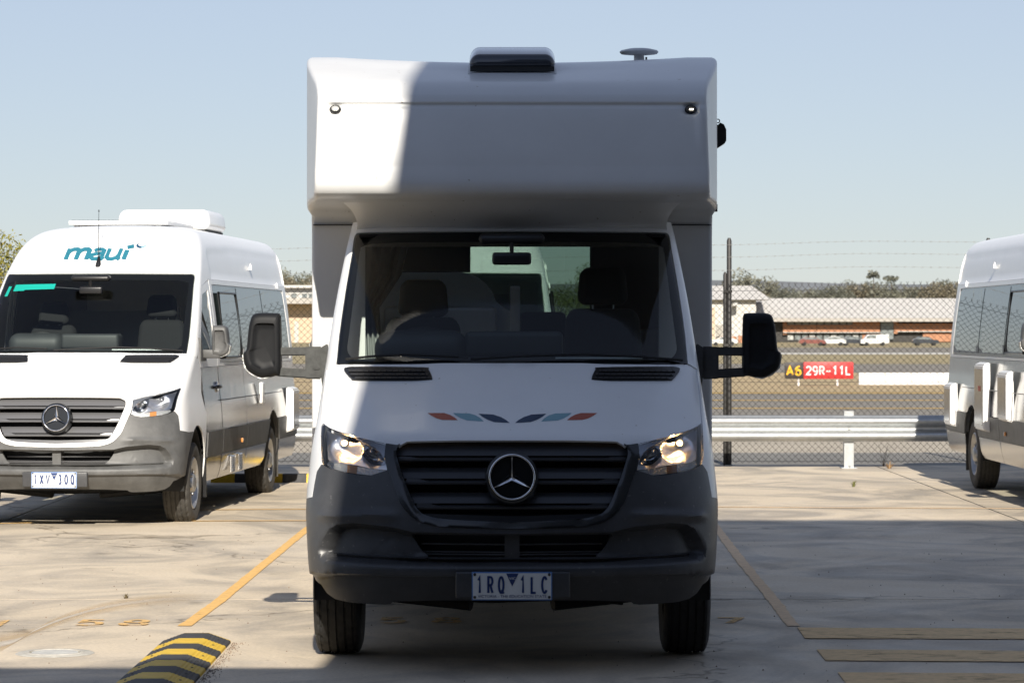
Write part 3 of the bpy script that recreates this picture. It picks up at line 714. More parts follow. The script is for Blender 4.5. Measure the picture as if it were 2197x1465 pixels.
fbox('door', 1537, 1551, 697, 722, BY - 8.3, BY - 8.02, mat('far_door', (.36, .34, .30), .8), gab); fbox('wall', 1420, 1534, 660, 742, BY - 8.6, BY - 8.05, crm, gab)
fbox('awning', 1573, 1583, 650, 656, BY - 10, BY - 8.02, wl, gab)
lft = thing('storehouse', 'cream-walled storehouse behind the fence, left of the motorhome', 'building', (0, 0, 0))
fbox('wall', 540, 760, 652, 742, BY - 4, BY + 10, crm, lft); fbox('upper_wall', 552, 740, 618, 651.8, BY - 2, BY + 9, wl, lft)
fbox('roof', 548, 744, 612, 617.6, BY - 3, BY + 10, rfw, lft); fbox('canopy', 536, 764, 640, 651.5, BY - 7, BY - 4.05, rfg, lft)
for u in (625, 648, 662): fbox('window', u, u + 11, 630, 639, BY - 2.2, BY - 2.02, wgl, lft)
fbox('door', 632, 640, 690, 742, BY - 4.25, BY - 4.02, wl, lft)

carw = mat('car_white', (0.72, 0.72, 0.70), 0.25, coat=.6); card = mat('car_dark', (0.04, 0.045, 0.055), 0.25, coat=.6); carr = mat('car_red', (0.22, 0.075, 0.06), 0.25, coat=.6); cars_ = mat('car_silver', (0.45, 0.46, 0.47), 0.25, coat=.6)
def far_car(u, Y, m, label, flip=1, van=False):
    x = at(u, 0, Y)[0]; t = thing('parked_car', label, 'car', (x, Y, terrain(Y) + 0.03), 0 if flip > 0 else math.pi, 'cars parked by the far buildings'); t.scale = (.72, .72, .72)
    side = [(-2.15, .35), (-2.15, .75), (-1.95, .92), (-1.2, .98), (-.55, 1.42), (.9, 1.46), (1.75, 1.05), (2.1, .95), (2.15, .4)] if not van else [(-2.3, .35), (-2.3, .95), (-1.7, 1.15), (-1.2, 1.8), (2.2, 1.85), (2.3, 1.6), (2.3, .4)]
    MB().prism(side, -.85, .85, 'xz').build('body', m, t, 20)
    win = [(-1.02, 1.0), (-.5, 1.36), (.85, 1.40), (1.5, 1.06)] if not van else [(-1.5, 1.2), (-1.12, 1.7), (.2, 1.74), (.2, 1.2)]
    MB().prism(win, -.862, .862, 'xz').build('window', wgl, t, 0)
    for sx in (-1.35, 1.3):
        for sy_ in (-.86, .86): MB().lathe([(-.1, .001), (-.1, .2), (-.09, .31), (.09, .31), (.1, .2), (.1, .001)], 16, 'y', (sx, sy_ * .95, .31)).build('wheel', rubber, t)
far_car(1553, 342, carw, 'white station wagon parked before the pale hangar', 1)
far_car(1742, 340, carr, 'dark red car parked under the terracotta panels', -1)
far_car(1786, 341, carw, 'white car parked to the right of the dark red car', 1)
far_car(1831, 342, card, 'dark car parked beside the white van', -1)
far_car(1876, 340, carw, 'white van parked right of the dark car', 1, True)
far_car(1985, 342, card, 'dark car parked at the right end of the row', -1)

# hills on the skyline
hv = []; hf = []; HY = 2600
for i in range(81):
    u = -1500 + i * 65; t = 11 * math.sin(i * .21 + 1.1) + 5 * math.sin(i * .63); t = 598 + t * .55 + 6
    p_ = at(u, t, HY); hv += [(p_[0], HY, -2), (p_[0], HY + 150, p_[2]), (p_[0], HY + 900, -2)]
    if i: a = 3 * i; hf += [(a - 3, a, a + 1, a - 2), (a - 2, a + 1, a + 2, a - 1)]
tag(make('hills', hv, hf, mat('hill_scrub', (0.155, 0.165, 0.175), 0.95, var=0.2, vscale=.01), None, 60), kind='structure')

# ------------------------------------------------------------------ trees
bark = mat('bark', (0.10, 0.08, 0.06), 0.9, var=0.3)
def leafm(name, c1, c2, sc):
    m = mat(name, c1, 0.6, col2=c2, vscale=sc); b = m.node_tree.nodes['Principled BSDF']; b.inputs['Subsurface Weight'].default_value = 0.0; return m
def crown_mesh(rx, rz, ncl, nl, ls, seed, cr=0.32):
    rnd = random.Random(seed); v = []; f = []
    for c in range(ncl):
        a = rnd.uniform(0, 6.283); e = math.asin(rnd.uniform(-0.75, 1)); d = rnd.uniform(.45, 1.0)
        c0 = Vector((rx * d * math.cos(e) * math.cos(a), rx * d * math.cos(e) * math.sin(a), rz * d * math.sin(e)))
        r_ = rx * cr * rnd.uniform(.6, 1.25)
        for l in range(nl):
            q = Vector((rnd.gauss(0, 1), rnd.gauss(0, 1), rnd.gauss(0, .75))); q = c0 + q.normalized() * r_ * rnd.uniform(.3, 1) ** .5
            n = Vector((rnd.gauss(0, 1), rnd.gauss(0, 1), rnd.gauss(0, 1) + .5)).normalized(); t = n.orthogonal().normalized(); t = Matrix.Rotation(rnd.uniform(0, 6.28), 3, n) @ t; b_ = n.cross(t)
            s = ls * rnd.uniform(.6, 1.2); k = len(v)
            v += [tuple(q - t * s), tuple(q - b_ * s * .42), tuple(q + t * s), tuple(q + b_ * s * .42)]; f.append((k, k + 1, k + 2, k + 3))
    return v, f
def trunk_mesh(h, r, rx, rz, seed):
    rnd = random.Random(seed); mb = MB(); mb.tube([(0, 0, 0), (r * .4, r * .2, h * .45), (r * .2, -r * .3, h)], [r * 1.25, r * .9, r * .6], 9)
    for k in range(6):
        a = k * 1.05 + rnd.uniform(-.3, .3); zb_ = h * rnd.uniform(.55, .95); l = rx * rnd.uniform(.55, .95)
        mb.tube([(0, 0, zb_), (l * .45 * math.cos(a), l * .45 * math.sin(a), zb_ + rz * .5), (l * math.cos(a), l * math.sin(a), zb_ + rz * rnd.uniform(.6, 1.2))], [r * .5, r * .32, r * .1], 6)
    return mb
TD = {}
def tree(label, x, y, rx, rz, h, mt, ncl, nl, ls, seed, key=None, group=None, s=1.0, rz_=0.0):
    t = thing('tree', label, 'tree', (x, y, terrain(y) if y > 22 else 0), rz_, group); t.scale = (s, s, s)
    if key and key in TD:
        for nm, d in TD[key]:
            o = bpy.data.objects.new(nm, d); C.objects.link(o); o.parent = t
            if nm == 'crown': o.location = (0, 0, h + rz * .75)
        return t
    cr = make('crown', *crown_mesh(rx, rz, ncl, nl, ls, seed), mt, t, 0); cr.location = (0, 0, h + rz * .75)
    tr = trunk_mesh(h, max(.05, rx * .07), rx, rz, seed).build('trunk', bark, t, 60)
    if key: TD[key] = [('crown', cr.data), ('trunk', tr.data)]
    return t
lf1 = leafm('eucalypt_leaf', (0.20, 0.19, 0.135), (0.145, 0.145, 0.105), 0.5); lf2 = leafm('olive_leaf', (0.20, 0.165, 0.105), (0.13, 0.115, 0.075), 0.5); lf3 = leafm('dark_leaf', (0.165, 0.165, 0.12), (0.12, 0.125, 0.098), .5)
lf4 = leafm('yellow_green_leaf', (0.34, 0.26, 0.035), (0.13, 0.15, 0.02), 1.6); lf5 = leafm('bright_leaf', (0.12, 0.14, 0.035), (0.06, 0.085, 0.02), 0.6)
rt = random.Random(21)
FT = []
# rounded crown left of the skyline row, then the belt behind the long building
spec = [(1617, 586, 440, 3.0), (1660, 618, 430, 3.2), (1692, 612, 425, 3.0), (1722, 616, 432, 3.2), (1752, 613, 436, 3.0), (1785, 606, 428, 3.3), (1815, 603, 440, 3.1), (1846, 604, 432, 3.0), (1874, 598, 436, 2.9), (1905, 607, 428, 3.1), (1936, 606, 440, 3.2), (1966, 610, 432, 3.0), (1995, 608, 436, 3.0), (2024, 598, 428, 3.2), (2058, 596, 440, 3.3)]
nth = ['first', 'second', 'third', 'fourth', 'fifth', 'sixth', 'seventh', 'eighth', 'ninth', 'tenth', 'eleventh', 'twelfth', 'thirteenth', 'fourteenth', 'fifteenth', 'sixteenth', 'seventeenth', 'eighteenth']
lfs = [lf1, lf2, lf3]
for i, (u, v, Y, rx) in enumerate(spec):
    x, _, zt = at(u, v + (7 if i else 1), Y); k = i % 6; hh = 2.2; rzz = 2.6
    full = hh + rzz * 1.75; s = (zt - terrain(Y)) / full
    lab = 'round-crowned tree above the pale hangar roof' if i == 0 else f'{nth[i-1]} tree from the left in the belt behind the long white roof'
    tree(lab, x, Y, rx / s * 1.0 if k is None else 3.2, rzz, hh, lfs[k % 3], 34, 150, 0.17, 100 + k, 'far%d' % k, 'trees beyond the airfield', s, rt.uniform(0, 6.28))
for i, (u, v, Y, lab) in enumerate([(603, 574, 430, 'open-crowned tree just right of the left van'), (634, 592, 425, 'olive tree behind the cream storehouse'), (660, 584, 432, 'tall olive tree beside the edge of the motorhome')]):
    x, _, zt = at(u, v, Y); hh = 2.2; rzz = 2.6; s = (zt - terrain(Y)) / (hh + rzz * 1.75)
    tree(lab, x, Y, 3.2, rzz, hh, lfs[i % 3], 34, 150, .17, 100 + i, 'far%d' % (i % 6), 'trees beyond the airfield', s, i * 1.3)
# palm-like thin crowns poking above the belt
for u, v in ((1874, 583), (1912, 592)):
    x, _, zt = at(u, v, 430); t = thing('tree', 'thin tree with a small high crown above the belt, ' + ('left one' if u < 1900 else 'right one'), 'tree', (x, 430, terrain(430)))
    H_ = zt - terrain(430); MB().tube([(0, 0, 0), (.1, 0, H_ * .6), (0, 0, H_ - .2)], [.14, .1, .05], 6).build('trunk', bark, t)
    make('crown', *crown_mesh(1.2, .5, 10, 26, .26, int(u)), lf3, t, 0).location = (0, 0, H_ - .45)
tree('yellow-green bushy tree at the left edge beyond the fence', at(-25, 0, 30)[0] - .55, 30, 1.25, 1.7, 0.75, lf4, 120, 200, 0.032, 5)
x = at(1262, 0, 120)[0]
tree('green tree seen through the rear window of the motorhome', x, 120, 1.75, 1.9, 2.05, lf5, 60, 260, 0.055, 6)

# ------------------------------------------------------------------ the workshop the picture is taken from: low shed with a wide doorway and a tall front wall, whose outline shades the bay
HB = -8.0
sh = thing('workshop', 'workshop with a wide doorway and tall front wall behind the viewer, shading the motorhome', 'building', (0, 0, 0))
t_ = math.tan(SUN_EL); hl = (0.33 - HB) * t_; hr = (11.35 - HB) * t_
clad = mat('blue_grey_cladding', (0.15, 0.17, 0.20), 0.6, var=0.08, vscale=.4); inn = mat('workshop_lining', (0.16, 0.165, 0.175), 0.9, var=.1)
def edge(z): return -0.538 - 0.038 * HB + 0.120 * (z + HB * t_ - 3.285)
dt = hl - 0.45                                                   # doorway head
MB().box(-26, -4.5, HB - .5, HB, 0, hl).build('wall', clad, sh, 0)
MB().box(4.5, 36, HB - .5, HB, 0, hl).build('wall', clad, sh, 0)
MB().box(-4.498, 4.498, HB - .48, HB - .01, dt, hl - .002).build('lintel', clad, sh, 0)
MB().prism([(edge(hl), hl + .001), (36, hl + .001), (36, hr), (edge(hr), hr)], HB - .5, HB, 'xz').build('parapet', clad, sh, 0)
MB().box(-26, 36, -30, HB - .51, hl - .2, hl - .01).build('roof', inn, sh, 0)
MB().box(-26, 36, -30.4, -30.01, 0, hl).build('wall', inn, sh, 0); MB().box(-26.4, -26.01, -30, HB, 0, hl).build('wall', inn, sh, 0); MB().box(36.01, 36.4, -30, HB, 0, hl).build('wall', inn, sh, 0)
for k in range(6): MB().box(6 + 4.8 * k, 6 + 4.8 * k + 4.4, HB + .01, HB + .09, 0.02, 4.2).build('roller_door', mat('roller_door', (0.12, 0.13, 0.145), .5, var=.1), sh, 0)
for k in range(4): MB().box(-24 + 4.6 * k, -24 + 4.6 * k + 3.4, HB + .01, HB + .06, 1.0, 3.4).build('window', win_dark, sh, 0)
# ------------------------------------------------------------------ the van nose: one surface, all panels are cut from it
T = {
 'z': [(.2, .2), (2.2, 2.2), (2.35, 2.33), (2.5, 2.44), (2.65, 2.515), (2.8, 2.555), (2.95, 2.575), (3.05, 2.582), (3.1, 2.584)],
 'yc': [(.22, .13), (.32, .07), (.40, .03), (.47, .0), (.55, .0), (.62, .01), (.75, .03), (.9, .065), (1.0, .095), (1.06, .135), (1.10, .19), (1.15, .29), (1.2, .39), (1.3, .60), (1.38, .775), (1.42, .865), (1.5, .965), (1.8, 1.29), (2.08, 1.60), (2.2, 1.735), (2.35, 1.88), (2.5, 2.07), (2.65, 2.33), (2.8, 2.68), (2.95, 3.1), (3.05, 3.45), (3.1, 3.6)],
 'w': [(.22, .90), (.32, .935), (.42, .968), (.55, .982), (.75, .993), (.95, .981), (1.1, .962), (1.3, .948), (1.42, .942), (1.6, .925), (1.81, .90), (2.08, .862), (2.2, .842), (2.35, .81), (2.5, .755), (2.65, .67), (2.8, .52), (2.95, .31), (3.05, .13), (3.1, .012)],
 'R': [(.22, .40), (.42, .47), (.6, .52), (.75, .55), (.95, .60), (1.1, .58), (1.3, .50), (1.42, .45), (2.08, .36), (2.5, .5), (3.1, .6)],
 'n': [(.22, 2.6), (1.0, 2.5), (1.3, 2.35), (1.42, 2.3), (2.1, 2.25), (2.5, 2.4), (3.1, 2.4)],
}
QS = np.linspace(0.2, 3.1, 2901)
TAB = {k: np.array([itp(v, q) for q in QS]) for k, v in T.items()}
def tb(k, q): return np.interp(q, QS, TAB[k])
def nose_pts(D):
    D = np.asarray(D, float); s, q = D[:, 0], D[:, 1]; a = np.abs(s); sg = np.sign(s)
    w_, R_, n_, yc, z = tb('w', q), tb('R', q), tb('n', q), tb('yc', q), tb('z', q)
    th = np.clip(a, 0, 1) * math.pi / 2
    x = w_ * np.sin(th) ** (2 / n_); y = yc + R_ * (1 - np.cos(th) ** (2 / n_)) + np.maximum(a - 1, 0)
    return np.stack([sg * x, y, z], 1)
def nose_nrm(D):
    D = np.asarray(D, float); e = 1e-3
    ds = nose_pts(D + [e, 0]) - nose_pts(D - [e, 0]); dq = nose_pts(D + [0, e]) - nose_pts(D - [0, e])
    n = np.cross(ds, dq); L = np.linalg.norm(n, axis=1, keepdims=True); return n / np.maximum(L, 1e-12)
def topx(P): D = P[:, 1] - CAMY; return np.stack([U0 + FPX * P[:, 0] / D, V0 + FPX * (CAMH - P[:, 2]) / D], 1)
def px(u, v):
    """measured mark on the nose -> (s, q)"""
    y = 0.4
    for _ in range(60):
        D = y - CAMY; x = (u - U0) * D / FPX; q = CAMH - (v - V0) * D / FPX
        w_ = float(tb('w', q)); n_ = float(tb('n', q)); r = min(abs(x) / w_, 0.99999)
        yn = float(tb('yc', q)) + float(tb('R', q)) * (1 - (1 - r ** n_) ** (1 / n_)); y += (yn - y) * 0.6
    return (math.copysign(2 / math.pi * math.asin(r ** (n_ / 2)), x), q)
def xz(x, q):
    w_ = float(tb('w', q)); n_ = float(tb('n', q)); r = min(abs(x) / w_, .99999); return (math.copysign(2 / math.pi * math.asin(r ** (n_ / 2)), x), q)
def sd(y, q): return 1 + y - float(tb('yc', q)) - float(tb('R', q))
def surf(off=0.0, relief=None):
    def f(D):
        P = nose_pts(D); N = nose_nrm(D)
        r = np.full(len(P), off)
        if relief is not None: r = r - relief(topx(P), P)
        return P + N * r[:, None]
    return f
def on(s_q, off=0.0): return Vector(surf(off)(np.array([s_q]))[0])
def mirror_px(L): return [(2 * U0 - u, v) for u, v in L]
def sym(L): return L + [p for p in reversed(mirror_px(L)) if abs(p[0] - U0) > 0.6]
def PX(L): return [px(*p) for p in L]
def mir(L): return [(-a, b) for a, b in reversed(L)]
def sstep(x): x = np.clip(x, 0, 1); return x * x * (3 - 2 * x)

WS = [(U0, 787), (909, 787), (800, 787.5), (721, 788), (726.7, 726), (740, 633), (755, 545), (760, 512), (763, 505), (769, 501.5), (882, 499), (U0, 497.5)]
FRIT = [(U0, 778.5), (900, 778.5), (770, 779), (757, 776), (748, 768), (743.5, 757), (745.5, 735), (757, 650), (768, 562), (772, 540), (781, 529), (850, 522), (U0, 520)]
HOOD = [(U0, 950), (985, 950), (872, 951.5), (861, 956), (853.5, 961.5), (828, 957.5), (802, 951), (756, 939.5), (709, 924.3), (690.5, 914), (694, 860), (702, 800.5), (721, 789), (909, 788), (U0, 788)]
LAMP = [(690.6, 915.8), (709.6, 925.6), (756, 940.8), (802.5, 952.3), (827.5, 958.8), (825.7, 972.6), (826.8, 995.8), (831.0, 1013), (816.4, 1017.6), (793.2, 1024.5), (765.3, 1022.2), (732.8, 1016.4), (707.3, 1009.5), (693.4, 1000.3), (689.2, 988.9), (688.4, 956.4)]
SUR_O = [(U0, 1137), (965, 1133.2), (918.5, 1127.2), (890.6, 1116.6), (872.4, 1100.6), (857.6, 1080), (848.4, 1055), (836.6, 1022), (832, 1012.5), (827.4, 995.8), (826.5, 972.6), (829, 959), (853, 962.2)]
SUR_I = [(U0, 1123), (965, 1117), (914, 1108), (895.5, 1095), (886, 1079), (869.8, 1042), (855.8, 1002.8), (849.5, 980), (852, 967), (859, 959.2), (873, 952.4), (985, 951), (U0, 951)]
INTAKE = [(U0, 1198.5), (930, 1197.5), (914, 1195), (893, 1170), (879, 1149), (885, 1147.2), (U0, 1150)]
BUMP_REC = sym([(U0, 1205), (800, 1200), (684, 1192), (682.5, 1176), (690, 1158), (703, 1138), (722, 1125.5), (760, 1122.5), (840, 1131), (885, 1142), (U0, 1146)])
ARCS = [[(788.5, 1192), (800, 1178), (816, 1161), (837, 1148.5), (860, 1145.5), (885, 1146)], [(855, 1218), (854, 1195.5), (857, 1193), (886, 1194), (889, 1197), (889, 1219)]]
def bump_relief(UV, P):
    du = np.abs(UV[:, 0] - U0); v = UV[:, 1]
    vt = 1201 - 14 * (du / 414) ** 2.5; vl = 1219 - 17 * (du / 412) ** 4
    ins = inpoly(UV, BUMP_REC); d = dist(UV, BUMP_REC); d = np.where(ins, d, -d)
    rec = 0.066 * sstep((d + 1) / 10)
    rec = np.where(v > vt, 0.066 * sstep(1 - (v - vt) / np.maximum(vl - vt, 3)) * sstep((414 - du) / 18), rec)
    rec = rec + 0.022 * sstep((v - 1236 + 6 * (du / 412) ** 2) / 7) + 0.038 * sstep((v - 1246) / 70) * np.clip(1.15 - (du / 400) ** 2, 0, 1)     # lower lip, then tucked under
    rec = rec - 0.016 * np.exp(-((v - 1106) / 9.0) ** 2) * sstep((du - 230) / 60) * sstep((425 - du) / 30)
    for A in ARCS:
        for LL in (A, mirror_px(A)) if A is ARCS[0] else (A,):
            rec = rec + 0.0045 * np.clip(1 - dist(UV, LL, False) / 1.6, 0, 1)
    return rec
def bump_extra():
    pts = []
    P_ = resample(BUMP_REC, 5.0); n = len(P_)
    for i in range(n):
        a = P_[i - 1]; b = P_[(i + 1) % n]; t = (b[0] - a[0], b[1] - a[1]); l = math.hypot(*t)
        if P_[i][1] > 1189: continue
        nn = (-t[1] / l, t[0] / l); q = np.array([(P_[i][0] + nn[0], P_[i][1] + nn[1])]); sg = 1 if inpoly(q, BUMP_REC)[0] else -1
        for d in (-1.5, 1.5, 4.5, 7.5, 10.5): pts.append((P_[i][0] + nn[0] * d * sg, P_[i][1] + nn[1] * d * sg))
    for du in np.arange(-412, 413, 6.0):
        a = abs(du); vt = 1201 - 14 * (a / 414) ** 2.5; vl = 1219 - 17 * (a / 412) ** 4
        if a > 405 : continue
        for f in (-.12, .04, .3, .6, .9, 1.1): pts.append((U0 + du, vt + (vl - vt) * f))
        for v in (1234, 1238, 1242, 1246, 1251): pts.append((U0 + du, v - 4 * (a / 412) ** 2))
    return [px(*p) for p in pts if abs(p[0] - U0) < 420]
BUMP_X = bump_extra()
def hood_relief(UV, P):
    du = np.abs(UV[:, 0] - U0); v = UV[:, 1]
    r = 0.006 * sstep((du - 150 - (v - 790) * 0.35) / 60)                          # shoulder crease
    r = r + 0.010 * sstep((v - 938) / 12) * (du < 300)
    return r
def smooth_poly(L, n=4): return crom(L, n, True)

def strip_mesh(rows, uL, uR, ncol, off):
    """rows: (v, depth); a shaped bar across the nose in measured coordinates"""
    vs = []; fs = []
    for v, d in rows:
        a, b = uL(v), uR(v)
        for k in range(ncol + 1):
            u = a + (b - a) * k / ncol; p = on(px(u, v)); vs.append((p.x, p.y + d + off, p.z))
    for i in range(len(rows) - 1):
        for k in range(ncol): a = i * (ncol + 1) + k; fs.append((a, a + ncol + 1, a + ncol + 2, a + 1))
    return vs, fs
OPEN_L = crom(list(reversed(SUR_I)), 4)
def open_u(v, pad=0.5):
    c = [p for p in OPEN_L]
    best = None
    for i in range(len(c) - 1):
        a, b = c[i], c[i + 1]
        if (a[1] - v) * (b[1] - v) <= 0 and a[1] != b[1]:
            u = a[0] + (b[0] - a[0]) * (v - a[1]) / (b[1] - a[1]); best = u if best is None else min(best, u)
    return (best if best is not None else 873) + pad

def star_badge(par, m_star, m_disc):
    c = on(px(U0, 1028)); y0 = c.y - 0.035; tilt = R(9)
    bd = thing_part('badge', par, (0, y0, c.z), (-tilt, 0, 0))
    disc = MB().lathe([(0.04, 0.001), (0.012, 0.001), (0.012, 0.098), (0.004, 0.104), (0.0, 0.112), (0.004, 0.121), (0.05, 0.128)], 64, 'y').build('disc', m_disc, bd, 40)
    pr = [(0.0, 0.0985), (-0.010, 0.100), (-0.012, 0.104), (-0.010, 0.108), (0.0, 0.1095)]
    MB().lathe(pr, 72, 'y').build('ring', m_star, bd, 60)
    vs = []; fs = []
    for k in range(3):
        a = R(90 + 120 * k); b1, b2 = a + R(60), a - R(60); r_ = 0.0195; tip = 0.100
        i = len(vs); vs += [(0, -0.016, 0), (tip * math.cos(a), -0.005, tip * math.sin(a)), (r_ * math.cos(b1), 0.004, r_ * math.sin(b1)), (r_ * math.cos(b2), 0.004, r_ * math.sin(b2)), (tip * math.cos(a), 0.004, tip * math.sin(a))]
        fs += [(i, i + 1, i + 2), (i, i + 3, i + 1)]
    make('star', vs, fs, m_star, bd, 0)
def thing_part(name, par, loc=(0, 0, 0), rot=(0, 0, 0)):
    o = bpy.data.objects.new(name, None); o.parent = par; o.location = loc; o.rotation_euler = rot; C.objects.link(o); o.empty_display_size = .05; return o

GB = {'amber': mat('amber_lens', (0.62, 0.26, 0.07), 0.15, coat=.5, bump=.5, bscale=120), 'ribbed': mat('ribbed_lens', (0.66, 0.66, 0.64), 0.12, metal=.5, coat=.8, bump=.6, bscale=110), 'dpocket': mat('dark_reflector', (0.30, 0.31, 0.33), 0.12, metal=1.0, bump=.15, bscale=50),
      'bulb': mat('lit_bulb', (1, .8, .5), .3, emit=(1.0, 0.58, 0.22), estr=70.0)}
def headlight(par, side, lit):
    M = (lambda L: L) if side < 0 else (lambda L: list(reversed(mirror_px(L))))
    hl = thing_part('headlight', par)
    panel('lens', PX(M(smooth_poly(LAMP, 3))), [], surf(-0.001), lens_g, hl, 0.02, 0.004)
    m1 = (737, 958); m2 = (796, 975)
    if side > 0: m1, m2 = mirror_px([m1, m2])
    def bowl(UV, P):
        d1 = np.hypot((UV[:, 0] - m1[0]) / 36, (UV[:, 1] - m1[1]) / 31); d2 = np.hypot((UV[:, 0] - m2[0]) / 25, (UV[:, 1] - m2[1]) / 23)
        return 0.028 + 0.062 * np.clip(1 - d1 ** 2, 0, 1) + 0.045 * np.clip(1 - d2 ** 2, 0, 1)
    IN = [(694, 921), (712, 929), (757, 943.6), (802, 955), (824, 961), (822.6, 975), (823, 995), (826, 1011), (790, 1007), (760, 1001), (706, 994), (694, 988), (692, 956)]
    panel('reflector', PX(M(IN)), [], surf(0, bowl), reflm, hl, 0.012, 0.0)
    panel('beam_pocket', PX(M(smooth_poly([(770, 955), (792, 959), (806, 967), (817, 984), (822, 999), (805, 1000), (785, 994), (773, 981), (768, 966)], 3))), [], surf(0, lambda UV, P: bowl(UV, P) - 0.002), GB['dpocket'], hl, 0.010, 0.0)
    panel('indicator_lens', PX(M([(701, 995), (742, 1000.7), (741, 1016.8), (707.6, 1008.4), (697, 1001)])), [], surf(-0.012), GB['ribbed'], hl, 0.012, 0.01)
    panel('indicator_lens', PX(M([(742.4, 1000.8), (764, 1005), (762, 1020), (741.4, 1016.9)])), [], surf(-0.012), GB['amber'], hl, 0.012, 0.01)
    panel('indicator_lens', PX(M([(764.4, 1005), (826, 1013.2), (816, 1016.6), (793, 1023.4), (762.4, 1020.1)])), [], surf(-0.012), GB['ribbed'], hl, 0.012, 0.01)
    panel('backing', PX(M(LAMP)), [], surf(-0.105), black, hl, 0.04, 0.0)
    # eyelid trim over the pocket
    panel('trim', PX(M([(760, 941.6), (802, 953), (826, 959.6), (824.5, 972), (822, 990), (815, 976), (803, 964), (786, 957)])), [], surf(-0.010), mat('lamp_trim', (0.33, 0.34, 0.36), .25, metal=.7), hl, 0.012, .01)
    for (m, k) in ((m1, 0), (m2, 1)):
        p = on(px(*m)); d = 0.056 if k == 0 else 0.045
        MB().lathe([(-.016, .001), (-.014, .006), (0.0, .0085), (.02, .0085), (.03, .006)], 14, 'y', (p.x, p.y + d, p.z)).build('bulb', GB['bulb'] if (lit and k == 0) else chrome, hl, 60)
        MB().lathe([(0.018, .012), (-.002, .014), (-.002, .017), (.03, .019)], 20, 'y', (p.x, p.y + d + .01, p.z)).build('bulb_holder', mat('lamp_trim', (0, 0, 0)), hl, 40)

def rows_slat(v1, v2): return [(v1, 0.085), (v1 + 0.5, 0.062), (v1 + (v2 - v1) * .5, 0.048), (v2 - 1.5, 0.036), (v2, 0.040), (v2 + .4, 0.085)]
def rows_lip(v1, v2): return [(v1, 0.075), (v1 + .4, 0.036), ((v1 + v2) / 2, 0.026), (v2 - 1, 0.028), (v2, 0.040), (v2 + .3, 0.075)]
def grille(par, m_sur, m_slat, m_star):
    g = thing_part('grille', par)
    oL = crom(SUR_O[:-2], 3) + SUR_O[-2:]; iL = crom(SUR_I[:-3], 3)
    ring = list(reversed(oL)) + mirror_px(oL)[1:] + list(reversed(mirror_px(iL)))[:-1] + iL
    SI = sym(SUR_I)
    panel('surround', PX(ring), [], surf(0.006, lambda UV, P: 0.012 * sstep(1 - np.minimum(dist(UV, SI) / 7, 1))), m_sur, g, 0.02, 0.05)
    L = lambda v: open_u(v); Rr = lambda v: 2 * U0 - open_u(v)
    for (a, b, c, d) in ((957.5, 985.5, 988, 996), (1010, 1033.5, 1036, 1045), (1062, 1085.5, 1088, 1097)):
        make('slat', *strip_mesh(rows_slat(a, b), L, Rr, 44, 0.0), m_slat, g, 50)
        # the lower blade: a thin bright lip with wide shaped ends
        make('blade', *strip_mesh(rows_lip(c, d), L, Rr, 44, 0.0), m_slat, g, 50)
        for sgn in (-1, 1):
            e0 = open_u((b + c) / 2); q = [(e0 + 1, b - 5), (e0 + 30, b - 4), (e0 + 46, b + .5), (e0 + 40, c + 1.5), (e0 + 1, c + 3)]
            if sgn > 0: q = list(reversed(mirror_px(q)))
            panel('slat_end', PX(q), [], surf(-0.030), m_slat, g, 0.02, 0.02)
    panel('lower_bar', PX(sym([(U0, 1122.5), (965, 1116.5), (914, 1107.5), (905, 1102), (U0, 1108)])), [], surf(-0.045), m_slat, g, 0.03, 0.03)
    back = [(U0, 1130), (900, 1120), (862, 1050), (840, 990), (842, 962), (862, 953), (U0, 950)]
    panel('radiator', PX(sym(back)), [], surf(-0.13), blackm, g, 0.06, 0)
    cr = mat('condenser', (0.05, 0.05, 0.052), .5, metal=.6)
    for k in range(9):
        v = 962 + 17 * k; a = on(px(880 + k * 3, v), -.115); b = on(px(1317 - k * 3, v), -.115); MB().tube([a, (0, a.y - .02, a.z), b], .003, 5).build('condenser_tube', cr, g)
    star_badge(par, m_star, gloss_blk)

def number_plate(par, txt, loc, rot=0.0):
    k = 0.372 / 1458; t = thing_part('number_plate', par, loc, (rot, 0, 0)); X = lambda zx: (zx - 1081) * k; Z = lambda zy: (547 - zy) * k
    MB().box(X(55), X(2135), 0.0, 0.03, Z(770), Z(295), 0.008, 3).build('holder', plastic, t, 40)
    MB().box(X(352), X(1810), -0.009, -0.003, Z(805), Z(290), 0.0025, 2).build('rim', mat('plate_rim', (0.10, 0.22, 0.50), .35), t, 40)
    MB().box(X(372), X(1790), -0.0105, -0.0085, Z(785), Z(312)).build('sheet', platew, t, 0)
    fn = lambda a, b, d: (a, -0.0125 - d, b)
    for ch, (a, b) in zip(txt, ((440, 540), (625, 750), (820, 950), (1225, 1325), (1410, 1535), (1605, 1735))):
        letter_mesh('character', glyphs(ch, X(a) + .004, Z(668), X(b) - X(a) - .008, Z(384) - Z(668), 0, 0.0105), fn, plateb, t)
    make('triangle', [(X(975), -.0122, Z(318)), (X(1200), -.0122, Z(318)), (X(1085), -.0122, Z(550))], [(0, 2, 1)], plateb, t, 0)
    xf = lambda cx, cz, d: (lambda x, y: (X(cx) + x, -0.0122 - d, Z(cz) + y))
    font_mesh('lettering', 'VIC', 0.0165, platew, t, xf(1088, 410, .0012), 0.031)
    font_mesh('lettering', 'VICTORIA - THE EDUCATION STATE', 0.0185, plateb, t, xf(1085, 735, 0), 0.318)
    for a in (405, 1757):
        for b in (337, 748): MB().lathe([(-.017, .0005), (-.0165, .003), (-.0135, .0062), (-.0105, .007)], 14, 'y', (X(a), 0, Z(b))).build('screw', black, t, 40)
    return t

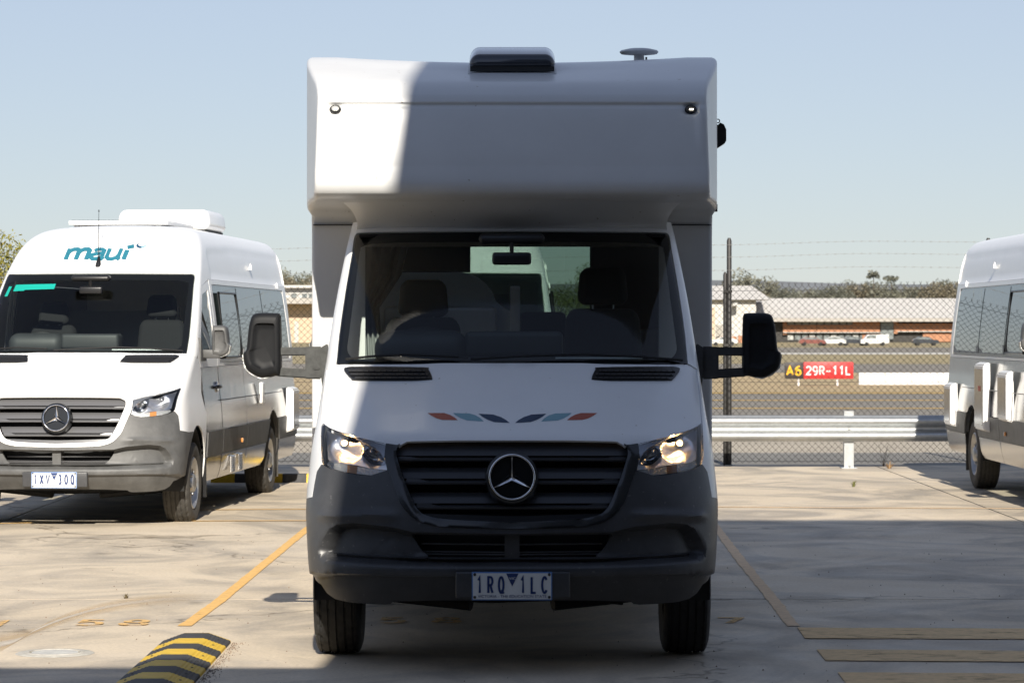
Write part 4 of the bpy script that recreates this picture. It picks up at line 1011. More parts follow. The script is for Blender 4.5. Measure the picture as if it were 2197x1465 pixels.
def louvre(par, side):
    M = (lambda L: L) if side < 0 else (lambda L: list(reversed(mirror_px(L))))
    V = [(738.6, 802), (744.4, 798), (770, 796.4), (907, 798), (918.5, 802), (926.6, 817), (925.4, 821.3), (913.8, 823.6), (770, 823.6), (753.7, 820.6), (744.4, 811.3)]
    lv = panel('bonnet_vent', PX(M(smooth_poly(V, 3))), [], surf(0.004), black, par, 0.02, 0.01)
    for a, b, u0, u1 in ((800.5, 806, 748, 912), (808.5, 813.5, 752, 919), (816, 820.5, 762, 921)):
        L = (lambda v: u0) if side < 0 else (lambda v: 2 * U0 - u1); Rr = (lambda v: u1) if side < 0 else (lambda v: 2 * U0 - u0)
        make('fin', *strip_mesh([(a, -.004), (a + .8, -.016), (b - .6, -.018), (b, -.012), (b + .2, -.004)], L, Rr, 18, -0.004), mat('vent_fin', (.03, .03, .032), .4), lv, 50)
        n = 12
        for k in range(n + 1):
            if b < 812 and b > 808: break
            u = u0 + 6 + (u1 - u0 - 12) * k / n; u = u if side < 0 else 2 * U0 - u; p = on(px(u, b + 1.2), .007); MB().box(p.x - .002, p.x + .002, p.y - .006, p.y + .003, p.z - .003, p.z + .004).build('rib', mat('vent_fin', (0, 0, 0)), lv, 0)

def wiper(par, pts, r=0.006):
    P_ = [on(px(u, v), off) for u, v, off in pts]; wp = MB().tube(P_, r, 6).build('wiper_arm', blackm, par)
    B = [P_[-1] + Vector((dx, dy, dz)) for dx, dy, dz in ((-.0, 0, 0),)]
    return wp
def wheel_pair(par, x, y, r, rub, side, w_=0.112, dual=False):
    wh = thing_part('wheel', par, (x, y, r))
    g = 0.008; tr = []
    cuts = [-.078, -.04, 0.0, .04, .078]
    prof = [(-.098, r - .128), (-w_, r - .085), (-w_ - .003, r - .05), (-w_ + .006, r - .022), (-.096, r - .006)]
    e = -.096
    for c in cuts: prof += [(c - .006, r - .0005 - .35 * c * c), (c - .0045, r - g), (c + .0045, r - g), (c + .006, r - .0005 - .35 * c * c)]
    prof += [(-a, b) for a, b in reversed(prof[:5])]
    n = 120
    def mod(i, j):
        a = prof[j][0]; rr = prof[j][1]
        if rr < r - .02: return 0
        ph = (i + int(abs(a) * 60)) % 4
        return -0.006 if (ph == 0 and abs(a) > 0.03) else 0.0
    MB().lathe(prof, n, 'x', mod=mod).build('tyre', rub, wh, 28)
    s = side
    rp = [(s * .098, r - .128), (s * .104, r - .136), (s * .088, r - .146), (s * .055, r - .158), (s * .045, r - .175), (s * .06, r - .20), (s * .075, .105), (s * .078, .085), (s * .10, .075), (s * .112, .055), (s * .115, .03), (s * .115, .001)]
    MB().lathe(rp, 48, 'x').build('rim', steel, wh, 40)
    for k in range(9):
        a = k * 2 * math.pi / 9; c = .148; b_ = MB().lathe([(s * .0, .001), (s * .002, .001), (s * .002, .021), (0, .023)], 12, 'x').build('vent_hole', blackm, wh, 0)
        b_.location = (s * .064, c * math.cos(a), c * math.sin(a))
    for k in range(6):
        a = k * 2 * math.pi / 6 + .3; b_ = MB().lathe([(0, .011), (s * .02, .011), (s * .024, .006), (s * .024, .0005)], 8, 'x').build('wheel_nut', steel, wh, 0)
        b_.location = (s * .076, .092 * math.cos(a), .092 * math.sin(a))
    MB().lathe([(-s * .09, r - .128), (-s * .09, .06), (-s * .02, .05), (-s * .02, .001)], 24, 'x').build('drum', blackm, wh, 40)
    return wh

def wheel_arch(par, s, cy, r):
    vs = []; fs = []
    for k in range(25):
        a = R(-8 + 196 * k / 24)
        for x, rr in ((.955, r), (.955, r - .012), (.68, r - .012), (.68, .30)): vs.append((s * x, cy + rr * math.cos(a), .36 + rr * math.sin(a)))
        if k:
            for j in range(3): b = 4 * (k - 1) + j; fs.append((b, b + 4, b + 5, b + 1))
    make('wheel_arch', vs, fs, blackm, par, 40)
MIR = [(548, 672.8), (593, 671.9), (600, 676), (602, 686), (603.5, 742), (602.5, 801), (590, 806.5), (563, 812), (541, 803), (526, 788), (521.5, 760), (528.7, 750), (532, 720), (536.5, 690)]
def wing_mirror(par, side, long_arm, m_h, m_a):
    YM = 1.55
    c = at(565, 742, YM); k = (YM - CAMY) / FPX
    P0 = crom([((u - 565) * k, -(v - 742) * k) for u, v in MIR], 4, True)
    if side > 0: P0 = [(-a, b) for a, b in reversed(P0)]
    wm = thing_part('wing_mirror', par)
    cx = -c[0] if side > 0 else c[0]; cz = c[2]
    sc_ = 1.0
    if not long_arm: cx = side * 1.10; cz = 1.53; sc_ = 0.80
    vs = []; fs = []; n = len(P0)
    def face(p, ys):
        x, z = p; return (cx + x * ys[1] * sc_, YM + ys[0], cz + (z * ys[1] - .004 * (1 - ys[1])) * sc_)
    LY = [(.075, .93), (.07, .97), (.05, 1.0), (0.0, 1.0), (-.022, .985), (-.042, .945), (-.052, .88), (-.056, .80), (-.0575, .70)]
    for ys in LY: vs += [face(p, ys) for p in P0]
    for i in range(len(LY) - 1):
        for j in range(n): fs.append((i * n + j, i * n + (j + 1) % n, (i + 1) * n + (j + 1) % n, (i + 1) * n + j))
    # scooped outer face: inner rings sink a little off-centre
    base = len(vs) - n
    for sc2, yy, dx in ((.62, -.052, .05), (.55, -.040, .09), (.40, -.037, .10), (.0, -.036, .10)):
        vs += [(cx + (p[0] * sc2 * 1.06 - side * dx * .10) * sc_, YM + yy, cz + p[1] * sc2 * 1.18 * sc_) for p in P0]
        for j in range(n): fs.append((base + j, base + (j + 1) % n, base + n + (j + 1) % n, base + n + j))
        base += n
    make('housing', vs, fs, m_h, wm, 55)
    make('glass', [face(p, (.076, .92)) for p in P0], [tuple(range(n))], chrome, wm, 0)
    # indicator lens low on the outer edge
    Li = [(524, 757), (530, 764), (534, 782), (545, 797), (563, 806), (580, 808.5), (563, 812.6), (541, 804), (525, 789), (520.6, 762)]
    q = [((u - 565) * k, -(v - 742) * k) for u, v in Li]
    if side > 0: q = [(-a, b) for a, b in reversed(q)]
    MB().add([(cx + a * sc_ * 1.006, YM - .034, cz + b * sc_ * 1.006) for a, b in q] + [(cx + a * sc_ * 1.01, YM + .03, cz + b * sc_ * 1.01) for a, b in q], [tuple(range(len(q)))] + [(i, i + len(q), (i + 1) % len(q) + len(q), (i + 1) % len(q)) for i in range(len(q))]).build('indicator_lens', GB['ribbed'], wm, 30)
    if long_arm:
        def A(u, v, dy=0): p = at(u, v, YM + dy); return ((-p[0] if side > 0 else p[0]), p[1], p[2])
        def arm(name, quad, y0, y1):
            f = [A(u, v, y0) for u, v in quad]; b_ = [A(u, v, y1) for u, v in quad]; nn = len(quad)
            o = MB().add(f + b_, [tuple(range(nn)), tuple(range(2 * nn - 1, nn - 1, -1))] + [(i, (i + 1) % nn, (i + 1) % nn + nn, i + nn) for i in range(nn)]).build(name, m_a, wm, 30)
            bm_(o, .006)
        arm('arm', [(596, 745), (662, 744.5), (662, 762.5), (596, 763.5)], -.02, .025)
        arm('arm', [(596, 788), (662, 792), (662, 812), (596, 807.5)], -.02, .025)
        arm('arm_root', [(655, 743.8), (691, 743), (690, 813.5), (655, 812.4)], -.025, .035)
        arm('bracket', [(687, 746), (704, 736), (706, 800), (698, 838), (693, 838), (689, 812)], -.06, .12)
        arm('cover', [(670, 763), (687, 763), (686, 793), (670, 792)], -.031, -.024)
    else:
        MB().box(min(side * .93, side * 1.10), max(side * .93, side * 1.10), YM - .05, YM + .04, 1.385, 1.46, .015, 2).build('arm', m_a, wm, 40)
        MB().prism([(1.38, 1.36), (1.38, 1.56), (1.50, 1.44), (1.66, 1.44), (1.66, 1.36)], side * .915, side * .955, 'yz').build('bracket', m_a, wm, 30)
def bm_(o, w_):
    bm = bmesh.new(); bm.from_mesh(o.data); bmesh.ops.bevel(bm, geom=bm.edges[:], offset=w_, segments=2, affect='EDGES'); bm.to_mesh(o.data); bm.free()
    o.data.polygons.foreach_set('use_smooth', [True] * len(o.data.polygons)); o.data.set_sharp_from_angle(angle=R(40))

def seat(par, x, y, hz=0.0, hd=0.0):
    st = thing_part('seat', par, (x, y, hz))
    def soft(name, x0, x1, y0, y1, z0, z1, b, tap=0.0, lean=0.0):
        o = MB().box(x0, x1, y0, y1, z0, z1, b, 5).build(name, fabric, st, 60)
        for v in o.data.vertices:
            f = (v.co.z - z0) / (z1 - z0); v.co.x *= 1 - tap * f ** 3; v.co.y += lean * f
        return o
    soft('backrest', -.255, .255, -.07, .07, .72, 1.545, .06, .28, .12); soft('headrest', -.135, .135, .05, .16, 1.60 - hd, 1.80 - hd, .045, .18, .02); soft('cushion', -.26, .26, -.52, .02, .60, .78, .06)
    for s in (-.055, .055): MB().tube([(s, .10, 1.5), (s, .105, 1.63)], .006, 6).build('headrest_post', chrome, st)
def cab_interior(par, rear=True):
    # dashboard: swept top with a raised cowl
    prof = [(.97, 1.345), (1.05, 1.40), (1.18, 1.445), (1.30, 1.465), (1.42, 1.46), (1.47, 1.43), (1.48, 1.30), (1.44, 1.0), (1.40, .75)]
    vs = []; fs = []; nx = 24
    for (y, z) in crom(prof, 3):
        for k in range(nx + 1):
            t = k / nx * 2 - 1; hw = .80 + .05 * min(1, max(0, (y - .97) / .3)); vs.append((t * hw, y + .20 * t * t, z - .02 * t ** 4))
    for i in range(len(crom(prof, 3)) - 1):
        for k in range(nx): a = i * (nx + 1) + k; fs.append((a, a + 1, a + nx + 2, a + nx + 1))
    ds = make('dashboard', vs, fs, dashm, par, 50)
    MB().box(-.24, .26, 1.30, 1.52, 1.46, 1.595, .03, 4).build('cowl', dashm, ds, 50)
    for z_, y_ in ((1.452, 1.215), (1.425, 1.10)): MB().box(-.62, -.22, y_, y_ + .02, z_ + .004, z_ + .012).build('vent_slot', black, ds, 0).location = (0, .0, 0)
    MB().box(.22, .66, 1.22, 1.24, 1.456, 1.464).build('vent_slot', grey_in, ds, 0)
    # instrument hood in front of the driver
    o = MB().box(-.70, -.22, 1.28, 1.56, 1.40, 1.60, .09, 6).build('instrument_hood', dashm, ds, 60)
    sw_ = thing_part('steering_wheel', par, (-.455, 1.66, 1.44), (R(38), 0, 0))
    MB().tube([(.205 * math.cos(a), 0, .205 * math.sin(a)) for a in [2 * math.pi * i / 40 for i in range(40)]], .017, 10, True).build('rim', blackm, sw_)
    MB().lathe([(-.03, .001), (-.03, .06), (-.01, .085), (.02, .085)], 24, 'y').build('hub', blackm, sw_)
    for a in (R(200), R(340), R(270)): MB().tube([(.05 * math.cos(a), 0, .05 * math.sin(a)), (.2 * math.cos(a), 0, .2 * math.sin(a))], .014, 6).build('spoke', blackm, sw_)
    seat(par, -.475, 2.02, 0.125, .055); seat(par, .485, 2.02, 0.17, .035)
    a = at(1098, 555, 1.42); rm = thing_part('rear_view_mirror', par, (a[0], a[1], a[2]))
    MB().box(-.10, .10, -.02, .02, -.032, .032, .016, 4).build('housing', black, rm, 50); MB().tube([(0, 0, .02), (0, -.01, .09)], .012, 6).build('stem', black, rm)
    MB().box(-.17, .17, -.03, .06, .075, .13, .03, 4).build('sensor_cover', black, rm, 50)

def nose(par, st, lit):
    P_ = st
    panel('bonnet', PX(sym(HOOD)), [], surf(0, hood_relief), white, par, 0.022, 0.012)
    hole = PX(sym(crom(INTAKE[:-1], 2) + [INTAKE[-1]]))
    top = [(692, 1002), (707, 1010.5), (733, 1017.5), (765, 1023.3), (793, 1025.6), (816, 1018.7), (832, 1014.5), (836, 1022), (848, 1055), (857, 1080), (872, 1101), (890.6, 1117), (918.5, 1127.6), (965, 1133.4), (U0, 1137.5)]
    bot = [(U0, 1302), (920, 1302), (839, 1302), (832, 1308), (819, 1309), (779, 1305), (737.5, 1299), (709.6, 1290), (693, 1277), (681, 1258)]
    Lh = PX(top); Bh = PX(bot)
    sideL = [(-1.04, .42), (-1.07, .6), (-1.13, .70), (-1.215, .775), (-1.0, .775)] + PX([(670, 1070), (674.8, 1040), (679.5, 1017), (689, 1002.5)])
    full = Lh + mir(Lh)[1:] + mir(sideL) + mir(Bh)[:-1] + Bh[0:1] + Bh[1:] + sideL
    b = panel('bumper', full, [hole], surf(0.0, bump_relief), P_['bumper'], par, 0.016, 0.02, extra=BUMP_X)
    panel('intake_backing', PX(sym([(U0, 1206), (895, 1206), (868, 1140), (U0, 1143)])), [], surf(-0.16), blackm, par, .05, 0)
    MB().box(-.035, .035, on(px(U0, 1175)).y + .05, on(px(U0, 1175)).y + .17, on(px(U0, 1200)).z, on(px(U0, 1146)).z).build('intake_post', P_['bumper'], par, 0)
    for v in (1163, 1180, 1192): a = on(px(895, v), -.11); MB().tube([a, (0, a.y - .06, a.z), (-a.x, a.y, a.z)], .004, 5).build('intake_bar', satin, par)
    for s in (-1, 1):
        headlight(par, s, lit); louvre(par, s)
        # fender: from the bonnet edge round the corner over the wheel arch to the door gap
        arc_ = []
        for k in range(25):
            a = R(115.5 - k * (115.5 - 5) / 24); y = 1.0 - .46 * math.cos(math.pi - a); y = 1.0 + .46 * math.cos(a); z = .36 + .46 * math.sin(a)
            arc_.append((-sd(y, z), z))
        Fl = PX([(701.5, 800.8), (693.4, 860), (689.8, 914.5), (687.6, 956), (688, 989), (692, 1001.5), (689, 1002.2), (679.2, 1017), (674.4, 1040), (669.4, 1070)]) + [(-1.0, .777)] + arc_ + [(-sd(1.47, .37), .37), (-sd(1.47, .9), .9), (-sd(1.42, 1.25), 1.25), (-sd(1.33, 1.368), 1.368), (-1.03, 1.368)]
        if s > 0: Fl = mir(Fl)
        panel('fender', Fl, [], surf(0), white, par, 0.035, 0.012, bsp=.02)
        wheel_arch(par, s, 1.0, .452)
        o = MB().box(s * .935 - .05, s * .935 + .05, 1.47, 1.483, .20, .56).build('mud_flap', black, par, 0)
    grille(par, P_['surround'], P_['slat'], chrome)
    panel('windscreen', PX(sym(WS)), [], surf(-0.004), ws_glass, par, 0.03, 0.0)
    panel('windscreen_border', PX(sym([(u + (1.2 if u < U0 - 5 else 0), v - .8 if v > 700 else v + .8) for u, v in WS])), [PX(sym(crom(FRIT, 2)))], surf(-0.0075), frit, par, 0.03, 0.0)
    for pts in ([(745, 783, .012), (800, 780, .02), (870, 777, .022), (985, 779.5, .015)], [(1010, 784, .012), (1120, 780, .02), (1250, 776, .022), (1370, 779.5, .016), (1462, 785, .012)]):
        MB().tube([on(px(u, v), o_) for u, v, o_ in pts], .007, 6).build('wiper', blackm, par)
    cab_interior(par)
    MB().box(-.62, .62, .55, 2.6, .30, .48).build('underbody', blackm, par, 0)
    for s in (-1, 1): MB().tube([(s * .2, .8, .26), (s * .72, .98, .30)], .035, 8).build('suspension_arm', blackm, par)
    MB().tube([(-.5, .92, .285), (-.1, .9, .275), (.3, .92, .285), (.55, .95, .26)], .022, 7).build('anti_roll_bar', blackm, par)
# ------------------------------------------------------------------ the motorhome
mh = thing('motorhome', 'large white overcab motorhome with charcoal bumper, facing the viewer with headlights on', 'motorhome')
nose(mh, {'bumper': plastic, 'surround': gloss_blk, 'slat': mat('charcoal_slat', (0.035, 0.036, 0.039), .33)}, True)
# A-pillars and header as one pressing
UP = [(-1.03, 1.37), (-1.03, 1.6), (-1.03, 1.85), (-1.03, 2.0), (-sd(2.3, 2.07), 2.07), (-sd(2.3, 2.17), 2.17), (0, 2.17)]
inner = PX(WS[3:]); 
base = PX([(702.3, 800), (720.8, 788.6)])
panel('cab_frame', UP + mir(UP)[1:] + [(-a, b) for a, b in base] + [(-a, b) for a, b in inner] + list(reversed(inner))[1:] + list(reversed(base)), [], surf(0), white, mh, 0.03, 0.014, bsp=.015)
TRIM = UP + mir(UP)[1:] + [(-a, b) for a, b in base] + [(-a, b) for a, b in inner] + list(reversed(inner))[1:] + list(reversed(base))
panel('pillar_trim', TRIM, [], surf(-0.032), mat('pillar_trim', (0.035, 0.038, 0.038), .7), mh, .06, .0)
for s in (-1, 1):
    Dp = [(-sd(1.475, .36), .36), (-sd(1.475, .9), .9), (-sd(1.425, 1.25), 1.25), (-1.045, 1.40), (-1.04, 1.7), (-1.04, 2.0), (-sd(2.27, 2.06), 2.06), (-sd(2.27, .36), .36)]
    Dw = [(-sd(1.44, 1.45), 1.45), (-1.085, 1.6), (-1.085, 1.92), (-sd(2.17, 1.98), 1.98), (-sd(2.17, 1.45), 1.45)]
    d_, w_ = (Dp, Dw) if s < 0 else (mir(Dp), mir(Dw))
    dr = panel('door', d_, [w_], surf(-.001), white, mh, .05, .014)
    panel('window', w_, [], surf(-.008), door_g, dr, .08, 0)
    wheel_pair(mh, s * .855, 1.0, .352, rubber, s); wheel_pair(mh, s * .86, 5.0, .352, rubber, s)
    wing_mirror(mh, s, True, mat('mirror_plastic', (.013, .0135, .015), .55, spec=.22, var=.2), plastic if s > 0 else mat('scuffed_plastic', (0.05, 0.052, 0.05), .5, var=.4, vscale=30, bump=.1, bscale=300))
# leaf emblem on the bonnet
red = mat('leaf_red', (0.42, 0.085, 0.045), .4, coat=.4); teal = mat('leaf_teal', (0.20, 0.38, 0.44), .4, coat=.4); navy = mat('leaf_navy', (0.012, 0.04, 0.095), .4, coat=.4)
LE = [(red, [(917.3, 894), (952.8, 894), (965.5, 898), (974.6, 902.8), (982.3, 909.1), (949.2, 908.6), (936.4, 905.3), (925.5, 899.8)]), (teal, [(972, 894), (1007.4, 895), (1020, 898.7), (1030, 904.4), (1037.8, 911.9), (1002, 909.7), (989, 905.3), (978, 899.2)]), (navy, [(1026.5, 895.5), (1058.4, 897.3), (1074.8, 902.6), (1085.7, 908.6), (1093.4, 915), (1060, 913.2), (1045.7, 908), (1034.7, 902)])]
for m_, L in LE:
    for M in (L, [(2 * 1099.3 - u, v) for u, v in reversed(L)]): panel('leaf_emblem', PX(M), [], surf(0.0012, hood_relief), m_, mh, .02, 0)
pl = on(px(U0, 1254)); number_plate(mh, '1RQ1LC', (0, -0.034, on(px(U0, 1254.8)).z))

# body shell: side profile swept across, with softened edges, tapering towards the nose over the cab
prof = [(2.30, .42), (2.30, 1.2), (2.30, 2.10), (2.298, 2.16), (2.285, 2.21), (2.25, 2.24), (2.15, 2.256), (1.9, 2.260), (1.6, 2.262), (1.42, 2.264), (1.33, 2.269), (1.278, 2.29), (1.252, 2.33), (1.249, 2.385), (1.262, 2.50), (1.292, 2.66), (1.312, 2.735), (1.319, 2.765), (1.337, 2.80), (1.385, 2.838), (1.47, 2.875), (1.65, 2.928), (1.9, 2.993), (2.15, 3.048), (2.35, 3.076), (2.5, 3.087), (2.9, 3.090), (4.5, 3.090), (6.9, 3.07), (7.03, 3.02), (7.06, 2.9), (7.06, 1.5), (7.06, .42)]
PR = []
for i in range(len(prof) - 1):
    a, b = prof[i], prof[i + 1]; n = 1
    L_ = math.dist(a, b)
    if a[0] < 1.335 and b[0] < 1.34 and a[1] > 2.28: n = max(2, int(L_ / .0045))
    elif i < 26: n = max(1, int(L_ / .05))
    else: n = max(1, int(L_ / .2))
    if 2 <= i < 26: PR += crom([prof[i - 1], a, b, prof[i + 2]], n)[n:2 * n]
    else: PR += [(a[0] + (b[0] - a[0]) * k / n, a[1] + (b[1] - a[1]) * k / n) for k in range(n)]
PR.append(prof[-1])
def half_w(y, z):
    w_ = itp([(1.24, 1.000), (1.4, 1.015), (1.7, 1.056), (2.0, 1.088), (2.3, 1.104), (8, 1.104)], y)
    if z < 2.24: w_ = min(w_, 1.083)
    if y < 2.0: w_ -= .018 * max(0, min(1, (z - 2.40) / .4)) * (2.0 - y) / .7
    return w_
# normals of the profile (outwards)
NR = []
for i, p in enumerate(PR):
    a = PR[max(0, i - 1)]; b = PR[min(len(PR) - 1, i + 1)]; t = Vector((b[0] - a[0], b[1] - a[1])).normalized(); NR.append((-t.y, t.x))
RAD = .022; cols = []
for k in range(7): cols.append(('r', R(90 - 15 * k)))
for k in range(1, 111): cols.append(('f', k / 111))
for k in range(7): cols.append(('l', R(15 * k)))
PANEL_Z0, PANEL_ZT = 2.30, 2.692
def over_relief(x, y, z, w_):
    r = 0.0
    if y < 1.34 and 2.30 < z < 2.80:
        zt = 2.757; ax = abs(x); xg = .938                                  # recessed panel under the brow, its sides fading downwards
        sx = min(1, max(0, (xg - ax) / .014)); sz = min(1, max(0, (zt - z) / .006))
        fade = min(1, max(0, (z - 2.47) / .2)); inside = sz * (sx * fade + (1 - fade) * 1.0)
        lo = min(1, max(0, (z - 2.33) / .10)); inside *= lo
        r += .012 * inside
        if z < zt - .012: r -= .006 * lo * min(1, (zt - .012 - z) / .02)
        r += .009 * max(0, 1 - abs(ax - xg) / .010) * fade * (z < zt)
        for cx_ in (-.898, .908):                                            # lamp pockets
            d_ = max(abs(x - cx_) / .036, abs(z - 2.722) / .028); r += .012 * max(0, min(1, (1 - d_) / .25))
    if y > 1.4 and z > 2.84: r += .030 * max(0, 1 - (x / .95) ** 2) * min(1, (y - 1.4) / .5) * max(0, min(1, (3.4 - y) / .9))
    return r
sv = []; sf = []; NC = len(cols)
for (y, z), (ny, nz) in zip(PR, NR):
    w_ = half_w(y, z)
    for kind, t in cols:
        if kind == 'f': x = -(w_ - RAD) + 2 * (w_ - RAD) * t; d = 0
        else: x = (w_ - RAD + RAD * math.sin(t)) * (-1 if kind == 'r' else 1); d = RAD * (1 - math.cos(t))
        d += over_relief(x, y, z, w_); sv.append((x, y - ny * d * -1 * -1, z - nz * d))
def in_open(c):
    x, y, z = c
    return (abs(y - 2.30) < .012 and abs(x) < .80 and .6 < z < 2.06) or (z > 3.03 and 2.45 < y < 3.2 and abs(x) < .62) or (abs(y - 7.06) < .02 and -.36 < x < .62 and 1.2 < z < 2.24)  # the roof gap among these is added to light the interior
for i in range(len(PR) - 1):
    for k in range(NC - 1):
        a = i * NC + k; q = (a, a + NC, a + NC + 1, a + 1); c = [sum(sv[j][t] for j in q) / 4 for t in range(3)]
        if not in_open(c): sf.append(q)
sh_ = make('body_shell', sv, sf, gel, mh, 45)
bm = bmesh.new(); bm.from_mesh(sh_.data); bmesh.ops.recalc_face_normals(bm, faces=bm.faces); bm.to_mesh(sh_.data); bm.free(); sh_.data.set_sharp_from_angle(angle=R(45))
for s, k in ((-1, 0), (1, NC - 1)):
    ring = [sv[i * NC + k] for i in range(len(PR))]
    pts2 = [Vector((p[1], p[2])) for p in ring]
    V, E, F, *_ = delaunay_2d_cdt(pts2, [(i, (i + 1) % len(pts2)) for i in range(len(pts2))], [], 1, 1e-6)
    VV = [((ring[i][0] if i < len(ring) else s * half_w(v.x, v.y)), v.x, v.y) for i, v in enumerate(V)]
    hole = [(2.52, 2.56), (3.32, 2.56), (3.32, 2.94), (2.52, 2.94)]
    V, E, F, *_ = delaunay_2d_cdt(pts2 + [Vector(h) for h in hole], [(i, (i + 1) % len(pts2)) for i in range(len(pts2))] + [(len(pts2) + i, len(pts2) + (i + 1) % 4) for i in range(4)], [], 1, 1e-6)
    VV = [((ring[i][0] if i < len(ring) else s * half_w(v.x, v.y)), v.x, v.y) for i, v in enumerate(V)]
    F = [tuple(f) for f in F if not (2.52 < sum(V[i].x for i in f) / len(f) < 3.32 and 2.56 < sum(V[i].y for i in f) / len(f) < 2.94)]
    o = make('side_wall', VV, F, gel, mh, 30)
# rear window, cab rear gasket and details
MB().box(-.36, .62, 7.052, 7.058, 1.2, 2.24).build('rear_window', rw_glass, mh, 0)
MB().box(-.64, .64, 2.43, 3.22, 3.028, 3.034).build('added_skylight', lens_g, mh, 0)  # unseen roof opening, added to let daylight down onto the partition
MB().box(-.80, .80, 2.285, 2.298, .5, .6).build('cab_floor_step', dark_in, mh, 0)
# fairing from the cab roof up to the overcab
def fair(name, rows, mm):
    vs = []; fs = []; n = 60
    for (hw, y, z, dip) in rows:
        for k in range(n + 1): t = k / n * 2 - 1; e = abs(t) ** 6; vs.append((hw * t, y + dip * t * t, z))
    for i in range(len(rows) - 1):
        for k in range(n): a = i * (n + 1) + k; fs.append((a, a + 1, a + n + 2, a + n + 1))
    N1 = len(vs)
    for s, k in ((0, 0), (1, n)):                                        # returns back to the body wall
        b0 = len(vs)
        for i, (hw, y, z, dip) in enumerate(rows): vs.append(((hw if s else -hw) * 1.0, 2.31, z))
        for i in range(len(rows) - 1): a = i * (n + 1) + k; fs.append((a, b0 + i, b0 + i + 1, a + n + 1))
    return make(name, vs, fs, mm, mh, 50)
fair('cab_fairing', [(.895, 1.40, 2.272, .26), (.865, 1.44, 2.252, .26), (.842, 1.475, 2.230, .25), (.826, 1.51, 2.205, .25), (.816, 1.545, 2.182, .24), (.812, 1.575, 2.162, .24), (.812, 1.60, 2.146, .24), (.814, 1.615, 2.138, .23), (.816, 1.66, 2.128, .22)], gel)
# small band where body wall meets the moulded top
MB().box(-1.075, -.86, 2.282, 2.2965, 2.165, 2.170).build('seam', black, mh, 0); MB().box(.86, 1.075, 2.282, 2.2965, 2.165, 2.170).build('seam', black, mh, 0)
# roof vent dome on the slope
rv = thing_part('roof_vent', mh, (.003, 1.96, 2.974), (R(12), 0, 0))
MB().box(-.236, .232, -.20, .22, -.02, .012, .008, 2).build('base_frame', mat('vent_base', (.55, .56, .57), .4), rv, 40)
smoke = mat('smoked_acrylic', (.035, .04, .05), .12, coat=.5)
o = MB().box(-.232, .228, -.19, .21, .0125, .104, .048, 6).build('dome', smoke, rv, 60)
for v in o.data.vertices:
    f = max(0, v.co.z - .0125) / .1; v.co.x *= 1 - .055 * f; v.co.z = max(.0125, v.co.z)
MB().box(-.222, .218, -.198, -.186, .018, .045).build('dome_band', gloss_blk, rv, 0)
# satellite dome on its stem
sa = thing_part('satellite_dome', mh, (*at(1371, 125, 2.7)[:2], 3.060))
MB().lathe([(.0, .085), (.0, .03), (.06, .028), (.068, .10), (.078, .108), (.086, .102), (.096, .06), (.10, .001)], 40, 'z').build('dome', mat('dome_grey', (.62, .63, .63), .4), sa, 60)
MB().box(.035, .045, -.01, .01, 0, .05).build('cable_gland', black, sa, 0)
# marker lamps
for cxx in (-.898, .908):
    ml = thing_part('marker_lamp', mh, (cxx, 1.318, 2.721), (R(-12), 0, 0))
    MB().lathe([(.0, .001), (-.012, .001), (-.012, .018), (-.004, .026), (.012, .028)], 28, 'y').build('bezel', black, ml, 40)
    g_ = MB().lathe([(-.026, .001), (-.024, .012), (-.016, .020), (-.0125, .021)], 24, 'y').build('lens', lens_g, ml, 60)
    for dx in (-.006, .004): MB().box(dx, dx + .007, -.0165, -.0125, -.008, -.001).build('diode', mat('lit_diode', (1, 1, 1), .3, emit=(1.0, .92, .72), estr=9), ml, 0)
    ml.scale = (1.12, 1, .86)
# side windows, awning end bracket, hook
for s in (-1, 1):
    MB().box(min(s * 1.105, s * 1.113), max(s * 1.105, s * 1.113), 2.5, 3.34, 2.54, 2.96, .004, 2).build('side_window', door_g, mh, 40)
aw = thing_part('awning_bracket', mh, (1.108, 2.4, 2.66))
MB().prism([(0, -.07), (.012, -.07), (.05, -.045), (.058, -.03), (.058, .03), (.045, .058), (.025, .068), (.012, .055), (0, .06)], 0, .10, 'xz').build('cheek', black, aw, 0)
MB().tube([(.012 + .010 * math.cos(a), .0, .076 + .010 * math.sin(a)) for a in [i * 2 * math.pi / 14 for i in range(14)]], .003, 6, True).build('eye', black, aw)
MB().box(1.09, 1.118, 2.4, 2.46, 2.245, 2.285).build('catch', black, mh, 0)
# lower skirt / storage behind the cab on the image right carries a printed sticker
MB().box(-1.07, 1.07, 2.32, 7.0, .40, .47).build('floor_pan', blackm, mh, 0)
# the living area seen through the windscreen
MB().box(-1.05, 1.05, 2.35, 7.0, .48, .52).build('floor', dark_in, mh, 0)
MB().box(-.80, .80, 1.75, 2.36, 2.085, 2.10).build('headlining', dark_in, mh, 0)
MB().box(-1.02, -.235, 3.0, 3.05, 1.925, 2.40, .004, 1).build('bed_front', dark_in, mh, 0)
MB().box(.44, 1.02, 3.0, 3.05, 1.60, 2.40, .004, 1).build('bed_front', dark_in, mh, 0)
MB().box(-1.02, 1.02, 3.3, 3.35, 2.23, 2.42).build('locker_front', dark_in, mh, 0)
pp = [(-1.0, .6), (-1.0, 1.925), (-.30, 1.925)] + [(-.30 + .22 * math.sin(a), 1.70 + .225 * math.cos(a)) for a in [i * .26 for i in range(1, 6)]] + [(-.04, 1.72), (.0, 1.70), (.0, .6)]
MB().prism(pp, 2.93, 2.96, 'xz').build('partition', grey_in, mh, 0)
MB().box(-.72, -.085, 2.89, 2.925, .6, 1.735, .03, 3).build('partition_panel', grey_lt, mh, 30)
MB().box(-.01, .045, 2.86, 2.92, .6, 1.845, .006, 2).build('post', grey_lt, mh, 30)
